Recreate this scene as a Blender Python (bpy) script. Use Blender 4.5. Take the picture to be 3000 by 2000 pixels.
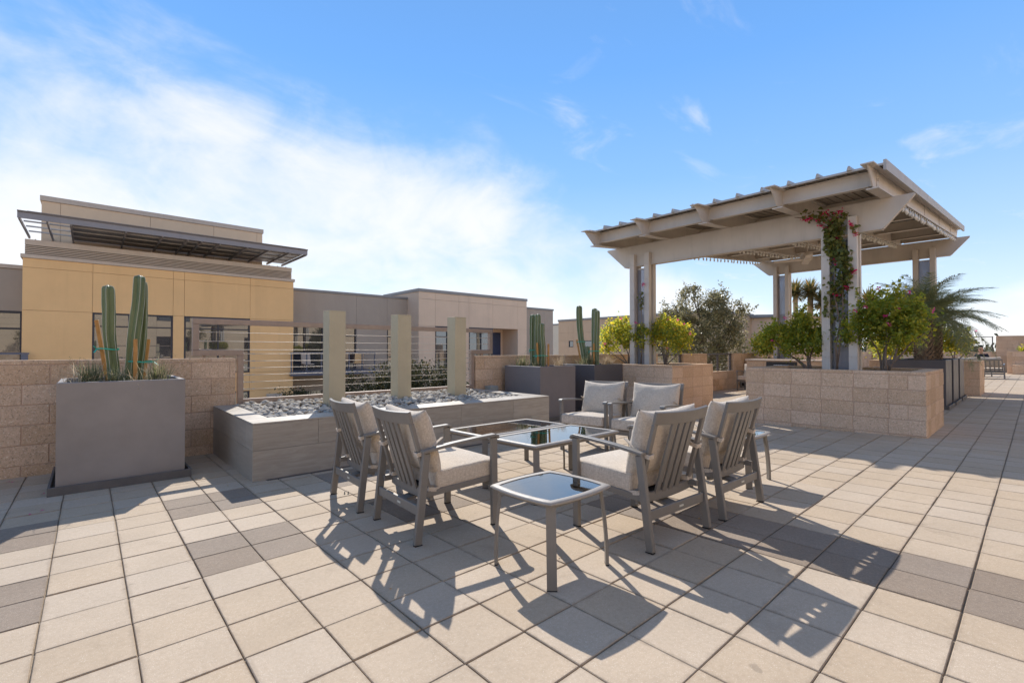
import bpy, bmesh, math, random
import numpy as np
from mathutils import Vector, Matrix, Euler
random.seed(7); rng = np.random.default_rng(7)
for o in list(bpy.data.objects): bpy.data.objects.remove(o, do_unlink=True)
SC = bpy.context.scene; COL = SC.collection
rad = math.radians

# ------------------------------------------------------------------ camera, sky, sun, exposure
CAM_H = 1.1544; YAW = rad(48.0988); PITCH = rad(0.72); FPX = 1381.94; CY = 1007.96   # photo is 3000 x 2000
SLOPE = -0.01783                                   # the paving falls this much per metre towards the parapet
T = 0.3048; GI = 0.4966; GJ = -9.7676              # paver size, grid offset
def zg(y): return SLOPE * y
cd = bpy.data.cameras.new('camera'); cam = bpy.data.objects.new('camera', cd); COL.objects.link(cam)
cd.sensor_fit = 'HORIZONTAL'; cd.sensor_width = 36.0; cd.lens = FPX / 3000 * 36.0
cd.shift_y = (CY - 1000) / 3000.0; cd.clip_start = 0.05; cd.clip_end = 5000
fwd = Vector((math.cos(YAW) * math.cos(PITCH), math.sin(YAW) * math.cos(PITCH), math.sin(PITCH)))
cam.location = (0, 0, CAM_H); cam.rotation_euler = fwd.to_track_quat('-Z', 'Y').to_euler()
SC.camera = cam

SUN_DIR = Vector((0.535, 1.125, 1.0)).normalized()   # towards the sun
SUN_EL = math.asin(SUN_DIR.z); SUN_ROT = math.atan2(SUN_DIR.x, SUN_DIR.y)
world = bpy.data.worlds.new('World'); SC.world = world; world.use_nodes = True
wn = world.node_tree.nodes; wl = world.node_tree.links; wn.clear()
def W(t, **k):
    n = wn.new(t)
    for a, b in k.items(): setattr(n, a, b)
    return n
out = W('ShaderNodeOutputWorld'); bg = W('ShaderNodeBackground'); bg.inputs['Strength'].default_value = 0.15
sky = W('ShaderNodeTexSky', sky_type='NISHITA', sun_disc=False)
sky.sun_elevation = SUN_EL; sky.sun_rotation = SUN_ROT; sky.altitude = 400
sky.air_density = 1.0; sky.dust_density = 0.0; sky.ozone_density = 2.5
geo = W('ShaderNodeTexCoord')
sep = W('ShaderNodeSeparateXYZ'); wl.new(geo.outputs['Generated'], sep.inputs[0])
def wm(op, a, b=None, clamp=False):
    n = W('ShaderNodeMath', operation=op, use_clamp=clamp)
    for i, v in enumerate((a, b)):
        if v is None: continue
        if isinstance(v, (int, float)): n.inputs[i].default_value = v
        else: wl.new(v, n.inputs[i])
    return n.outputs[0]
zc = wm('MAXIMUM', sep.outputs['Z'], 0.02)
px = wm('DIVIDE', sep.outputs['X'], zc); py = wm('DIVIDE', sep.outputs['Y'], zc)
comb = W('ShaderNodeCombineXYZ'); wl.new(px, comb.inputs[0]); wl.new(py, comb.inputs[1])
def wnoise(scale, detail, rough, dist, rot, sc):
    mp = W('ShaderNodeMapping'); mp.inputs['Rotation'].default_value = (0, 0, rad(rot)); mp.inputs['Scale'].default_value = sc
    wl.new(comb.outputs[0], mp.inputs['Vector'])
    n = W('ShaderNodeTexNoise'); n.inputs['Scale'].default_value = scale; n.inputs['Detail'].default_value = detail
    n.inputs['Roughness'].default_value = rough; n.inputs['Distortion'].default_value = dist
    wl.new(mp.outputs[0], n.inputs['Vector']); return n.outputs['Fac']
def wnoise3(scale, detail, rough, dist, off, zs=1.7):
    mp = W('ShaderNodeMapping'); mp.inputs['Location'].default_value = off; mp.inputs['Scale'].default_value = (1, 1, zs); wl.new(geo.outputs['Generated'], mp.inputs['Vector'])
    n = W('ShaderNodeTexNoise'); n.inputs['Scale'].default_value = scale; n.inputs['Detail'].default_value = detail
    n.inputs['Roughness'].default_value = rough; n.inputs['Distortion'].default_value = dist; wl.new(mp.outputs[0], n.inputs['Vector']); return n.outputs['Fac']
n1 = wnoise3(2.6, 7, 0.56, 0.5, (3.1, 1.7, 0.4)); n2 = wnoise3(7.0, 6, 0.6, 0.8, (0.3, 5.1, 2.0)); n3 = wnoise(1.1, 8, 0.58, 0.8, 55, (1.0, 2.2, 1))
bank = W('ShaderNodeMapRange', interpolation_type='SMOOTHSTEP'); bank.inputs['From Min'].default_value = 0.9; bank.inputs['From Max'].default_value = 2.6
wl.new(wm('ABSOLUTE', wm('ADD', py, wm('MULTIPLY', px, -0.22))), bank.inputs['Value'])  # cloud bank repeated behind the view to brighten and whiten the fill
cov = wm('ADD', wm('MULTIPLY', bank.outputs[0], 0.52), wm('ADD', wm('MULTIPLY', n1, 1.15), wm('MULTIPLY', n2, 0.34)))
cl = W('ShaderNodeMapRange', interpolation_type='SMOOTHSTEP'); cl.inputs['From Min'].default_value = 0.93; cl.inputs['From Max'].default_value = 1.46
wl.new(cov, cl.inputs['Value'])
wisp = W('ShaderNodeMapRange', interpolation_type='SMOOTHSTEP'); wisp.inputs['From Min'].default_value = 0.56; wisp.inputs['From Max'].default_value = 0.80; wisp.inputs['To Max'].default_value = 0.40
wl.new(n3, wisp.inputs['Value'])
fill_veil = W('ShaderNodeMapRange', interpolation_type='SMOOTHSTEP'); fill_veil.inputs['From Min'].default_value = 0.54; fill_veil.inputs['From Max'].default_value = 1.0; fill_veil.inputs['To Max'].default_value = 0.12  # thin cloud added overhead, above the view, to whiten the shadow fill
wl.new(sep.outputs['Z'], fill_veil.inputs['Value'])
mask = wm('MAXIMUM', wm('MULTIPLY', cl.outputs[0], 0.80), wm('MAXIMUM', wisp.outputs[0], fill_veil.outputs[0]))
ramp = W('ShaderNodeValToRGB'); els = ramp.color_ramp.elements
stops = ((0.0, (0.86, 0.92, 0.98)), (0.07, (0.70, 0.83, 0.97)), (0.18, (0.45, 0.66, 0.95)), (0.33, (0.25, 0.50, 0.91)), (0.50, (0.155, 0.40, 0.88)), (0.62, (0.135, 0.35, 0.78)), (0.78, (0.105, 0.215, 0.43)), (1.0, (0.09, 0.155, 0.28)))
els[0].position = 0.0; els[0].color = (*stops[0][1], 1); els[1].position = 1.0; els[1].color = (*stops[-1][1], 1)
for p_, c_ in stops[1:-1]: e_ = els.new(p_); e_.color = (*c_, 1)
wl.new(sep.outputs['Z'], ramp.inputs[0])
SKYK = 1.0 / (0.15 * 2 ** 0.62)
sc_ = W('ShaderNodeMix', data_type='RGBA', blend_type='MULTIPLY'); sc_.inputs['Factor'].default_value = 1.0; wl.new(ramp.outputs[0], sc_.inputs['A']); sc_.inputs['B'].default_value = (SKYK, SKYK, SKYK, 1)
hs = W('ShaderNodeMix', data_type='RGBA', blend_type='MIX'); hs.inputs['Factor'].default_value = 0.90; wl.new(sky.outputs[0], hs.inputs['A']); wl.new(sc_.outputs['Result'], hs.inputs['B'])
mixc = W('ShaderNodeMix', data_type='RGBA', blend_type='MIX'); wl.new(mask, mixc.inputs['Factor'])
wl.new(hs.outputs['Result'], mixc.inputs['A']); mixc.inputs['B'].default_value = (1.0 * SKYK, 0.97 * SKYK, 0.955 * SKYK, 1)
wl.new(mixc.outputs['Result'], bg.inputs['Color']); wl.new(bg.outputs[0], out.inputs['Surface'])

sd = bpy.data.lights.new('sun', 'SUN'); sd.energy = 3.1; sd.angle = rad(0.53); sd.color = (1.0, 0.94, 0.85)
sun = bpy.data.objects.new('sun', sd); COL.objects.link(sun)
sun.rotation_euler = (-SUN_DIR).to_track_quat('-Z', 'Y').to_euler(); sun.location = (10, 20, 25)
SC.view_settings.view_transform = 'Standard'; SC.view_settings.look = 'None'; SC.view_settings.exposure = 0.78; SC.view_settings.gamma = 1.0
SC.view_settings.use_curve_mapping = False
SC.render.engine = 'CYCLES'; SC.cycles.max_bounces = 8; SC.cycles.transparent_max_bounces = 12

# ------------------------------------------------------------------ pixel -> place helpers (photo pixels, 3000 x 2000)
def ray(x, y):
    R = (x - 1500) / FPX; u = -(y - CY) / FPX; c, s = math.cos(PITCH), math.sin(PITCH)
    fw = c - s * u; dz = s + c * u
    return Vector((math.cos(YAW) * fw + math.sin(YAW) * R, math.sin(YAW) * fw - math.cos(YAW) * R, dz))
def onY(x, y, Y): d = ray(x, y); return d * (Y / d.y) + Vector((0, 0, CAM_H))
def onX(x, y, X): d = ray(x, y); return d * (X / d.x) + Vector((0, 0, CAM_H))
def atD(x, y, D):
    d = ray(x, y); return d * (D / (d.x * math.cos(YAW) + d.y * math.sin(YAW))) + Vector((0, 0, CAM_H))
def proj(X, Y, Z):
    fw = math.cos(YAW) * X + math.sin(YAW) * Y; rt = math.sin(YAW) * X - math.cos(YAW) * Y; dz = Z - CAM_H
    c, s = math.cos(PITCH), math.sin(PITCH); F = c * fw + s * dz; U = -s * fw + c * dz
    if F <= 0.05: return None
    return 1500 + FPX * rt / F, CY - FPX * U / F

# ------------------------------------------------------------------ materials
MATS = {}
class NT:
    def __init__(s, name):
        s.m = bpy.data.materials.new(name); s.m.use_nodes = True; s.t = s.m.node_tree; s.n = s.t.nodes; s.l = s.t.links; s.n.clear()
        s.out = s.n.new('ShaderNodeOutputMaterial'); MATS[name] = s.m
    def a(s, t, **k):
        n = s.n.new(t)
        for x, y in k.items(): setattr(n, x, y)
        return n
    def set(s, sock, v):
        if isinstance(v, (int, float)): sock.default_value = v
        elif isinstance(v, (tuple, list)): sock.default_value = v if len(v) == len(sock.default_value) else (*v, 1)
        else: s.l.new(v, sock)
    def math(s, op, a, b=0.0, clamp=False):
        n = s.a('ShaderNodeMath', operation=op, use_clamp=clamp); s.set(n.inputs[0], a); s.set(n.inputs[1], b); return n.outputs[0]
    def noise(s, vec, scale, detail=3, rough=0.55, dist=0.0):
        n = s.a('ShaderNodeTexNoise'); n.inputs['Scale'].default_value = scale; n.inputs['Detail'].default_value = detail
        n.inputs['Roughness'].default_value = rough; n.inputs['Distortion'].default_value = dist; s.l.new(vec, n.inputs['Vector']); return n.outputs['Fac']
    def rng(s, v, a, b, c=0.0, d=1.0, smooth=False):
        n = s.a('ShaderNodeMapRange', interpolation_type='SMOOTHSTEP' if smooth else 'LINEAR'); s.set(n.inputs['Value'], v)
        for k, q in zip(('From Min', 'From Max', 'To Min', 'To Max'), (a, b, c, d)): n.inputs[k].default_value = q
        return n.outputs[0]
    def mix(s, f, a, b, blend='MIX'):
        n = s.a('ShaderNodeMix', data_type='RGBA', blend_type=blend); s.set(n.inputs['Factor'], f); s.set(n.inputs['A'], a); s.set(n.inputs['B'], b); return n.outputs['Result']
    def hsv(s, col, v=1.0, sat=1.0, hue=0.5):
        n = s.a('ShaderNodeHueSaturation'); s.set(n.inputs['Value'], v); s.set(n.inputs['Saturation'], sat); s.set(n.inputs['Hue'], hue); s.set(n.inputs['Color'], col); return n.outputs[0]
    def pos(s, sc=(1, 1, 1), rot=(0, 0, 0), obj=False):
        if obj: v = s.a('ShaderNodeTexCoord').outputs['Object']
        else: v = s.a('ShaderNodeNewGeometry').outputs['Position']
        if sc == (1, 1, 1) and rot == (0, 0, 0): return v
        m = s.a('ShaderNodeMapping'); m.inputs['Scale'].default_value = sc; m.inputs['Rotation'].default_value = rot; s.l.new(v, m.inputs['Vector']); return m.outputs[0]
    def bump(s, h, strength=0.3, dist=0.01):
        n = s.a('ShaderNodeBump'); n.inputs['Strength'].default_value = strength; n.inputs['Distance'].default_value = dist; s.l.new(h, n.inputs['Height']); return n.outputs[0]
    def bsdf(s, col, rough=0.6, metal=0.0, normal=None, spec=0.5, **k):
        b = s.a('ShaderNodeBsdfPrincipled'); s.set(b.inputs['Base Color'], col); s.set(b.inputs['Roughness'], rough); b.inputs['Metallic'].default_value = metal
        s.set(b.inputs['Specular IOR Level'], spec)
        if normal is not None: s.l.new(normal, b.inputs['Normal'])
        for q, v in k.items(): s.set(b.inputs[q], v)
        s.l.new(b.outputs[0], s.out.inputs['Surface']); return b

def m_paver(name, base, dark, light):
    m = NT(name); P = m.pos()
    sp = m.a('ShaderNodeSeparateXYZ'); m.l.new(P, sp.inputs[0])
    ci = m.math('FLOOR', m.math('ADD', m.math('DIVIDE', sp.outputs[0], T), GI)); cj = m.math('FLOOR', m.math('ADD', m.math('DIVIDE', sp.outputs[1], T), GJ))
    cb = m.a('ShaderNodeCombineXYZ'); m.l.new(ci, cb.inputs[0]); m.l.new(cj, cb.inputs[1])
    wnz = m.a('ShaderNodeTexWhiteNoise', noise_dimensions='2D'); m.l.new(cb.outputs[0], wnz.inputs['Vector'])
    n1 = m.noise(P, 2.2, 4, 0.6); n2 = m.noise(P, 55, 3, 0.7); n3 = m.noise(P, 260, 2, 0.6); n4 = m.noise(P, 0.7, 4, 0.6)
    c = m.mix(m.rng(n2, 0.3, 0.75), base, dark)
    c = m.mix(m.rng(n3, 0.62, 0.72), c, light)
    vor = m.a('ShaderNodeTexVoronoi', feature='F1'); vor.inputs['Scale'].default_value = 95; m.l.new(P, vor.inputs['Vector'])
    c = m.mix(m.math('MULTIPLY', m.rng(vor.outputs['Distance'], 0.16, 0.10), m.rng(n1, 0.45, 0.6, 0.0, 0.8)), c, light)
    val = m.math('ADD', m.rng(wnz.outputs['Value'], 0, 1, 0.97, 1.03), m.math('ADD', m.rng(n1, 0.3, 0.7, -0.05, 0.05), m.rng(n4, 0.3, 0.7, -0.05, 0.05)))
    c = m.hsv(c, val, m.rng(wnz.outputs['Value'], 0, 1, 1.06, 0.9))
    fx = m.math('ABSOLUTE', m.math('SUBTRACT', m.math('FRACT', m.math('ADD', m.math('DIVIDE', sp.outputs[0], T), GI)), 0.5)); fy = m.math('ABSOLUTE', m.math('SUBTRACT', m.math('FRACT', m.math('ADD', m.math('DIVIDE', sp.outputs[1], T), GJ)), 0.5))
    edge = m.rng(m.math('ADD', m.math('MAXIMUM', fx, fy), m.rng(m.noise(P, 14, 4, 0.7), 0.2, 0.8, -0.05, 0.05)), 0.44, 0.50, 0, 1)
    c = m.mix(m.math('MULTIPLY', edge, 0.38), c, (0.20, 0.15, 0.105, 1))
    st = m.rng(m.noise(P, 3.1, 6, 0.7, 0.8), 0.58, 0.78, 0, 0.30)
    c = m.mix(st, c, (0.22, 0.165, 0.115, 1))
    sp2 = m.rng(m.noise(P, 9.0, 2, 0.5), 0.74, 0.78, 0, 0.35); c = m.mix(sp2, c, (0.14, 0.11, 0.085, 1))
    m.bsdf(c, 0.82, normal=m.bump(m.math('ADD', m.math('MULTIPLY', n2, 0.6), m.math('MULTIPLY', n3, 0.5)), 0.35, 0.004), spec=0.3)
m_paver('paver_beige', (0.51, 0.405, 0.30), (0.435, 0.34, 0.245), (0.72, 0.645, 0.545))
m_paver('paver_grey', (0.30, 0.235, 0.18), (0.225, 0.175, 0.135), (0.54, 0.47, 0.40))

def m_cmu(name, base, dk, lt):
    m = NT(name); P = m.pos(); oi = m.a('ShaderNodeObjectInfo')
    n1 = m.noise(P, 32, 5, 0.72); n2 = m.noise(P, 85, 3, 0.6); n3 = m.noise(P, 1.6, 4, 0.6)
    c = m.mix(m.rng(n1, 0.33, 0.68), base, dk); c = m.mix(m.rng(n2, 0.60, 0.68), c, lt); c = m.mix(m.rng(n2, 0.40, 0.33, 0, 0.75), c, (0.16, 0.115, 0.09, 1))
    c = m.hsv(c, m.math('ADD', m.rng(oi.outputs['Random'], 0, 1, 0.90, 1.08), m.rng(n3, 0.3, 0.7, -0.08, 0.08)), m.rng(oi.outputs['Random'], 0, 1, 1.06, 0.94))
    eff = m.rng(m.noise(m.pos((3.0, 3.0, 0.8)), 1.4, 5, 0.65, 0.4), 0.62, 0.80, 0, 0.25)
    c = m.mix(eff, c, (0.55, 0.50, 0.44, 1))
    m.bsdf(c, 0.9, normal=m.bump(m.math('ADD', n1, m.math('MULTIPLY', n2, 0.8)), 0.55, 0.006), spec=0.2)
m_cmu('cmu', (0.71, 0.505, 0.345), (0.56, 0.39, 0.26), (0.84, 0.72, 0.58))

def m_simple(name, col, rough=0.6, metal=0.0, vscale=6.0, vamt=0.08, bscale=0, bstr=0.2, spec=0.5, streak=None, rnd=0.0):
    m = NT(name); P = m.pos()
    n = m.noise(P, vscale, 5, 0.62)
    v = m.rng(n, 0.25, 0.75, 1 - vamt, 1 + vamt)
    if rnd: v = m.math('ADD', v, m.rng(m.a('ShaderNodeObjectInfo').outputs['Random'], 0, 1, -rnd, rnd))
    c = m.hsv((*col, 1), v)
    if streak:
        s = m.rng(m.noise(m.pos(streak[0]), 1.0, 5, 0.65), 0.52, 0.75, 0, streak[1]); c = m.mix(s, c, (*streak[2], 1))
    nm = m.bump(m.noise(P, bscale, 4, 0.6), bstr, 0.004) if bscale else None
    r = m.rng(m.noise(P, vscale * 1.7, 4, 0.6), 0.2, 0.8, max(rough - 0.08, 0.03), min(rough + 0.08, 1))
    m.bsdf(c, r, metal, nm, spec); return m
m_simple('mortar', (0.50, 0.34, 0.245), 0.95, bscale=60, bstr=0.4)
m_simple('joint_sand', (0.31, 0.24, 0.17), 0.97, vscale=25, vamt=0.35, bscale=150, bstr=0.6)
m_simple('planter_grey', (0.285, 0.253, 0.232), 0.55, vscale=2.4, vamt=0.13, bscale=220, bstr=0.12, streak=((3.5, 3.5, 0.45), 0.35, (0.30, 0.275, 0.255)))
m_simple('planter_mid', (0.19, 0.17, 0.172), 0.5, vscale=2.4, vamt=0.12, bscale=220, bstr=0.1)
m_simple('planter_dark', (0.105, 0.098, 0.105), 0.42, vscale=3, vamt=0.08, bscale=220, bstr=0.1)
m_simple('saucer', (0.12, 0.11, 0.105), 0.6, vscale=8, vamt=0.15, bscale=160, bstr=0.15)
m_simple('soil', (0.045, 0.032, 0.022), 0.98, vscale=30, vamt=0.4, bscale=50, bstr=1.0)
m_simple('pillar_stone', (0.52, 0.44, 0.29), 0.62, vscale=4, vamt=0.07, bscale=180, bstr=0.15, streak=((60, 60, 1.2), 0.18, (0.30, 0.27, 0.20)))
m_simple('frame_metal', (0.34, 0.26, 0.215), 0.42, 0.25, vscale=14, vamt=0.10, bscale=120, bstr=0.06)
m_simple('rail_metal', (0.10, 0.088, 0.085), 0.45, 0.2, vscale=10, vamt=0.1)
m_simple('cable_steel', (0.55, 0.49, 0.42), 0.5, 0.3, vscale=30, vamt=0.1)
m_simple('furniture_metal', (0.20, 0.182, 0.163), 0.42, 0.0, vscale=20, vamt=0.05, bscale=420, bstr=0.04)
m_simple('table_metal', (0.33, 0.295, 0.26), 0.55, 0.0, vscale=20, vamt=0.05)
m_simple('rubber', (0.02, 0.02, 0.02), 0.8)
m_simple('steel_paint', (0.61, 0.545, 0.48), 0.50, 0.0, vscale=2.2, vamt=0.07, bscale=140, bstr=0.05, streak=((5, 5, 0.7), 0.22, (0.30, 0.265, 0.225)))
m_simple('steel_paint_dull', (0.46, 0.39, 0.33), 0.55, 0.0, vscale=2.2, vamt=0.08, streak=((5, 5, 0.7), 0.25, (0.26, 0.23, 0.2)))
m_simple('deck_metal', (0.23, 0.195, 0.16), 0.5, 0.2, vscale=3, vamt=0.1)
m_simple('roof_metal', (0.46, 0.43, 0.40), 0.5, 0.1, vscale=3, vamt=0.08)
m_simple('stucco_orange', (0.87, 0.53, 0.245), 0.92, vscale=0.9, vamt=0.05, bscale=90, bstr=0.25, streak=((1.6, 1.6, 0.12), 0.30, (0.66, 0.39, 0.18)))
m_simple('stucco_grey', (0.42, 0.34, 0.275), 0.92, vscale=0.9, vamt=0.05, bscale=90, bstr=0.25, streak=((1.2, 1.2, 0.15), 0.2, (0.21, 0.185, 0.17)))
m_simple('stucco_beige', (0.71, 0.525, 0.385), 0.92, vscale=0.9, vamt=0.05, bscale=90, bstr=0.25, streak=((1.2, 1.2, 0.15), 0.2, (0.42, 0.31, 0.24)))
m_simple('stucco_tan', (0.56, 0.40, 0.27), 0.92, vscale=0.9, vamt=0.05, bscale=60, bstr=0.2)
m_simple('stucco_pent', (0.76, 0.54, 0.35), 0.92, vscale=0.9, vamt=0.05, bscale=90, bstr=0.25, streak=((1.2, 1.2, 0.15), 0.2, (0.64, 0.45, 0.28)))
m_simple('stucco_sand', (0.74, 0.57, 0.40), 0.92, vscale=0.9, vamt=0.05)
m_simple('stucco_cream', (0.62, 0.55, 0.44), 0.92, vscale=0.9, vamt=0.05)
m_simple('trim_taupe', (0.58, 0.46, 0.36), 0.6, 0.1, vscale=2, vamt=0.06, streak=((6, 6, 0.6), 0.2, (0.32, 0.27, 0.22)))
m_simple('coping_metal', (0.27, 0.255, 0.25), 0.5, 0.3, vscale=2, vamt=0.06)
m_simple('canopy_metal', (0.27, 0.245, 0.25), 0.5, 0.2, vscale=2, vamt=0.08)
m_simple('canopy_purlin', (0.52, 0.47, 0.43), 0.5, 0.2, vscale=2, vamt=0.08)
m_simple('window_frame', (0.035, 0.032, 0.042), 0.45, vscale=5, vamt=0.1)
m_simple('door_dark', (0.035, 0.05, 0.11), 0.5, vscale=3, vamt=0.1)
m_simple('balcony_metal', (0.13, 0.13, 0.165), 0.5, vscale=4, vamt=0.1)
m_simple('wood_stake', (0.52, 0.25, 0.07), 0.75, vscale=18, vamt=0.2, streak=((40, 40, 3), 0.5, (0.30, 0.12, 0.03)))
m_simple('green_tape', (0.01, 0.42, 0.30), 0.35)
m_simple('bark', (0.20, 0.145, 0.11), 0.9, vscale=20, vamt=0.3, bscale=45, bstr=0.8)
m_simple('palm_bark', (0.26, 0.185, 0.125), 0.92, vscale=14, vamt=0.35, bscale=50, bstr=0.8, rnd=0.1)
m_simple('yucca_bark', (0.44, 0.32, 0.19), 0.95, vscale=5, vamt=0.25, bscale=12, bstr=1.0)
m_simple('cactus_rib', (0.72, 0.70, 0.60), 0.7)
m_simple('ground_far', (0.46, 0.38, 0.28), 0.95, vscale=0.05, vamt=0.25)
m_simple('asphalt', (0.40, 0.35, 0.29), 0.9, vscale=1.2, vamt=0.15)
m_simple('petal', (0.62, 0.02, 0.20), 0.6, vscale=40, vamt=0.2)
m_simple('dry_leaf', (0.48, 0.26, 0.05), 0.7)
m_simple('skin', (0.55, 0.30, 0.21), 0.55)
m_simple('hair', (0.42, 0.20, 0.12), 0.6, vscale=60, vamt=0.25)
m_simple('cloth_navy', (0.012, 0.014, 0.028), 0.85)
m_simple('cloth_khaki', (0.22, 0.18, 0.13), 0.85)
m_simple('utility_grey', (0.33, 0.34, 0.32), 0.55, vscale=8, vamt=0.12)
m_simple('stainless', (0.60, 0.60, 0.60), 0.28, 1.0, vscale=30, vamt=0.05)
m_simple('grill_dark', (0.05, 0.05, 0.055), 0.35, 0.4)
m_simple('bulb_glass', (0.82, 0.80, 0.74), 0.25)
m_simple('plaque', (0.62, 0.60, 0.52), 0.4)
m_simple('black_plastic', (0.015, 0.015, 0.015), 0.5)

def m_clad():
    m = NT('porcelain_clad'); oi = m.a('ShaderNodeObjectInfo'); P = m.pos()
    va = m.a('ShaderNodeVectorMath', operation='ADD'); m.l.new(P, va.inputs[0])
    cb = m.a('ShaderNodeCombineXYZ')
    for i in range(3): m.set(cb.inputs[i], m.math('MULTIPLY', oi.outputs['Random'], 9.0 + i * 5))
    m.l.new(cb.outputs[0], va.inputs[1])
    mp = m.a('ShaderNodeMapping'); mp.inputs['Scale'].default_value = (1.6, 1.6, 14); mp.inputs['Rotation'].default_value = (rad(4), rad(5), 0); m.l.new(va.outputs[0], mp.inputs['Vector'])
    n1 = m.noise(mp.outputs[0], 1.6, 8, 0.66, 1.2); n2 = m.noise(mp.outputs[0], 7.0, 5, 0.6, 0.5); n3 = m.noise(P, 170, 2, 0.5)
    c = m.mix(m.rng(n1, 0.32, 0.68, 0, 1, True), (0.33, 0.285, 0.235, 1), (0.415, 0.365, 0.305, 1))
    c = m.mix(m.rng(n2, 0.62, 0.75, 0, 0.35), c, (0.54, 0.48, 0.40, 1)); c = m.mix(m.rng(n2, 0.36, 0.27, 0, 0.25), c, (0.20, 0.16, 0.12, 1))
    c = m.hsv(c, m.rng(oi.outputs['Random'], 0, 1, 0.9, 1.1))
    m.bsdf(c, m.rng(n1, 0.2, 0.8, 0.36, 0.52), normal=m.bump(m.math('ADD', n2, m.math('MULTIPLY', n3, 0.3)), 0.12, 0.003))
m_clad()

def m_fabric():
    m = NT('fabric'); P = m.pos(obj=True)
    w1 = m.noise(m.pos((40, 420, 40), obj=True), 1.0, 3, 0.6); w2 = m.noise(m.pos((420, 40, 300), obj=True), 1.0, 3, 0.6); n = m.noise(P, 9, 4, 0.6)
    wv = m.math('MULTIPLY', m.math('ADD', w1, w2), 0.5)
    c = m.mix(m.rng(wv, 0.38, 0.62), (0.44, 0.36, 0.28, 1), (0.70, 0.61, 0.505, 1)); c = m.hsv(c, m.rng(n, 0.25, 0.75, 0.94, 1.06))
    m.bsdf(c, 0.95, normal=m.bump(wv, 0.5, 0.003), spec=0.15, **{'Sheen Weight': 0.25})
m_fabric()

def m_glass(name, tint, refl_col=(1, 1, 1), ior=1.7, extra=0.0):
    m = NT(name)
    tr = m.a('ShaderNodeBsdfTransparent'); tr.inputs[0].default_value = (*tint, 1)
    gl = m.a('ShaderNodeBsdfGlossy'); gl.inputs['Color'].default_value = (*refl_col, 1); m.l.new(m.rng(m.noise(m.pos(), 6, 5, 0.65), 0.45, 0.75, 0.008, 0.10), gl.inputs['Roughness'])
    fr = m.a('ShaderNodeFresnel'); fr.inputs['IOR'].default_value = ior
    mx = m.a('ShaderNodeMixShader'); m.l.new(m.math('ADD', fr.outputs[0], extra, True), mx.inputs[0]); m.l.new(tr.outputs[0], mx.inputs[1]); m.l.new(gl.outputs[0], mx.inputs[2])
    m.l.new(mx.outputs[0], m.out.inputs['Surface'])
m_glass('table_glass', (0.66, 0.66, 0.68), ior=1.9, extra=0.09)
def m_panel():
    m = NT('panel_glass'); P = m.pos((1, 1, .35)); n = m.noise(P, 3.0, 4, 0.6)
    d = m.a('ShaderNodeBsdfPrincipled'); m.l.new(m.mix(n, (0.26, 0.255, 0.27, 1), (0.42, 0.41, 0.43, 1)), d.inputs['Base Color']); d.inputs['Roughness'].default_value = 0.25
    tr = m.a('ShaderNodeBsdfTransparent'); tr.inputs[0].default_value = (0.8, 0.82, 0.9, 1); mx = m.a('ShaderNodeMixShader'); m.l.new(m.rng(n, 0.3, 0.7, 0.55, 0.8), mx.inputs[0])
    m.l.new(tr.outputs[0], mx.inputs[1]); m.l.new(d.outputs[0], mx.inputs[2]); m.l.new(mx.outputs[0], m.out.inputs['Surface'])
m_panel()
def m_window():
    m = NT('window_glass'); P = m.pos()
    d = m.a('ShaderNodeBsdfPrincipled'); d.inputs['Base Color'].default_value = (0.02, 0.022, 0.03, 1); d.inputs['Roughness'].default_value = 0.15
    gl = m.a('ShaderNodeBsdfGlossy'); gl.inputs['Roughness'].default_value = 0.01; gl.inputs['Color'].default_value = (0.86, 0.92, 0.98, 1)
    m.l.new(m.bump(m.noise(P, 0.6, 2, 0.5), 0.03, 0.02), gl.inputs['Normal'])
    mx = m.a('ShaderNodeMixShader'); fr = m.a('ShaderNodeFresnel'); fr.inputs['IOR'].default_value = 2.3
    m.l.new(m.math('ADD', fr.outputs[0], 0.02, True), mx.inputs[0]); m.l.new(d.outputs[0], mx.inputs[1]); m.l.new(gl.outputs[0], mx.inputs[2]); m.l.new(mx.outputs[0], m.out.inputs['Surface'])
m_window()

def m_leaf(name, c1, c2, c3, trans=0.45, gloss=0.45):
    m = NT(name); g = m.a('ShaderNodeNewGeometry'); r = g.outputs['Random Per Island']
    cr = m.a('ShaderNodeValToRGB'); cr.color_ramp.elements[0].color = (*c1, 1); cr.color_ramp.elements[1].color = (*c3, 1)
    e = cr.color_ramp.elements.new(0.55); e.color = (*c2, 1); m.l.new(r, cr.inputs[0])
    n = m.noise(m.pos(), 2.2, 3, 0.6); c = m.hsv(cr.outputs[0], m.rng(n, 0.25, 0.75, 0.75, 1.25))
    b = m.a('ShaderNodeBsdfPrincipled'); m.l.new(c, b.inputs['Base Color']); b.inputs['Roughness'].default_value = gloss; b.inputs['Specular IOR Level'].default_value = 0.4
    t = m.a('ShaderNodeBsdfTranslucent'); m.l.new(m.hsv(c, 2.3, 1.1, 0.478), t.inputs[0])
    mx = m.a('ShaderNodeMixShader'); mx.inputs[0].default_value = trans; m.l.new(b.outputs[0], mx.inputs[1]); m.l.new(t.outputs[0], mx.inputs[2]); m.l.new(mx.outputs[0], m.out.inputs['Surface'])
m_leaf('leaf_bougain', (0.13, 0.19, 0.045), (0.27, 0.31, 0.055), (0.54, 0.46, 0.075), 0.56)
m_leaf('leaf_bougain_dark', (0.14, 0.195, 0.04), (0.22, 0.27, 0.05), (0.40, 0.37, 0.055), 0.55)
m_leaf('leaf_vine', (0.09, 0.12, 0.035), (0.14, 0.165, 0.045), (0.22, 0.19, 0.05), 0.4)
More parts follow.
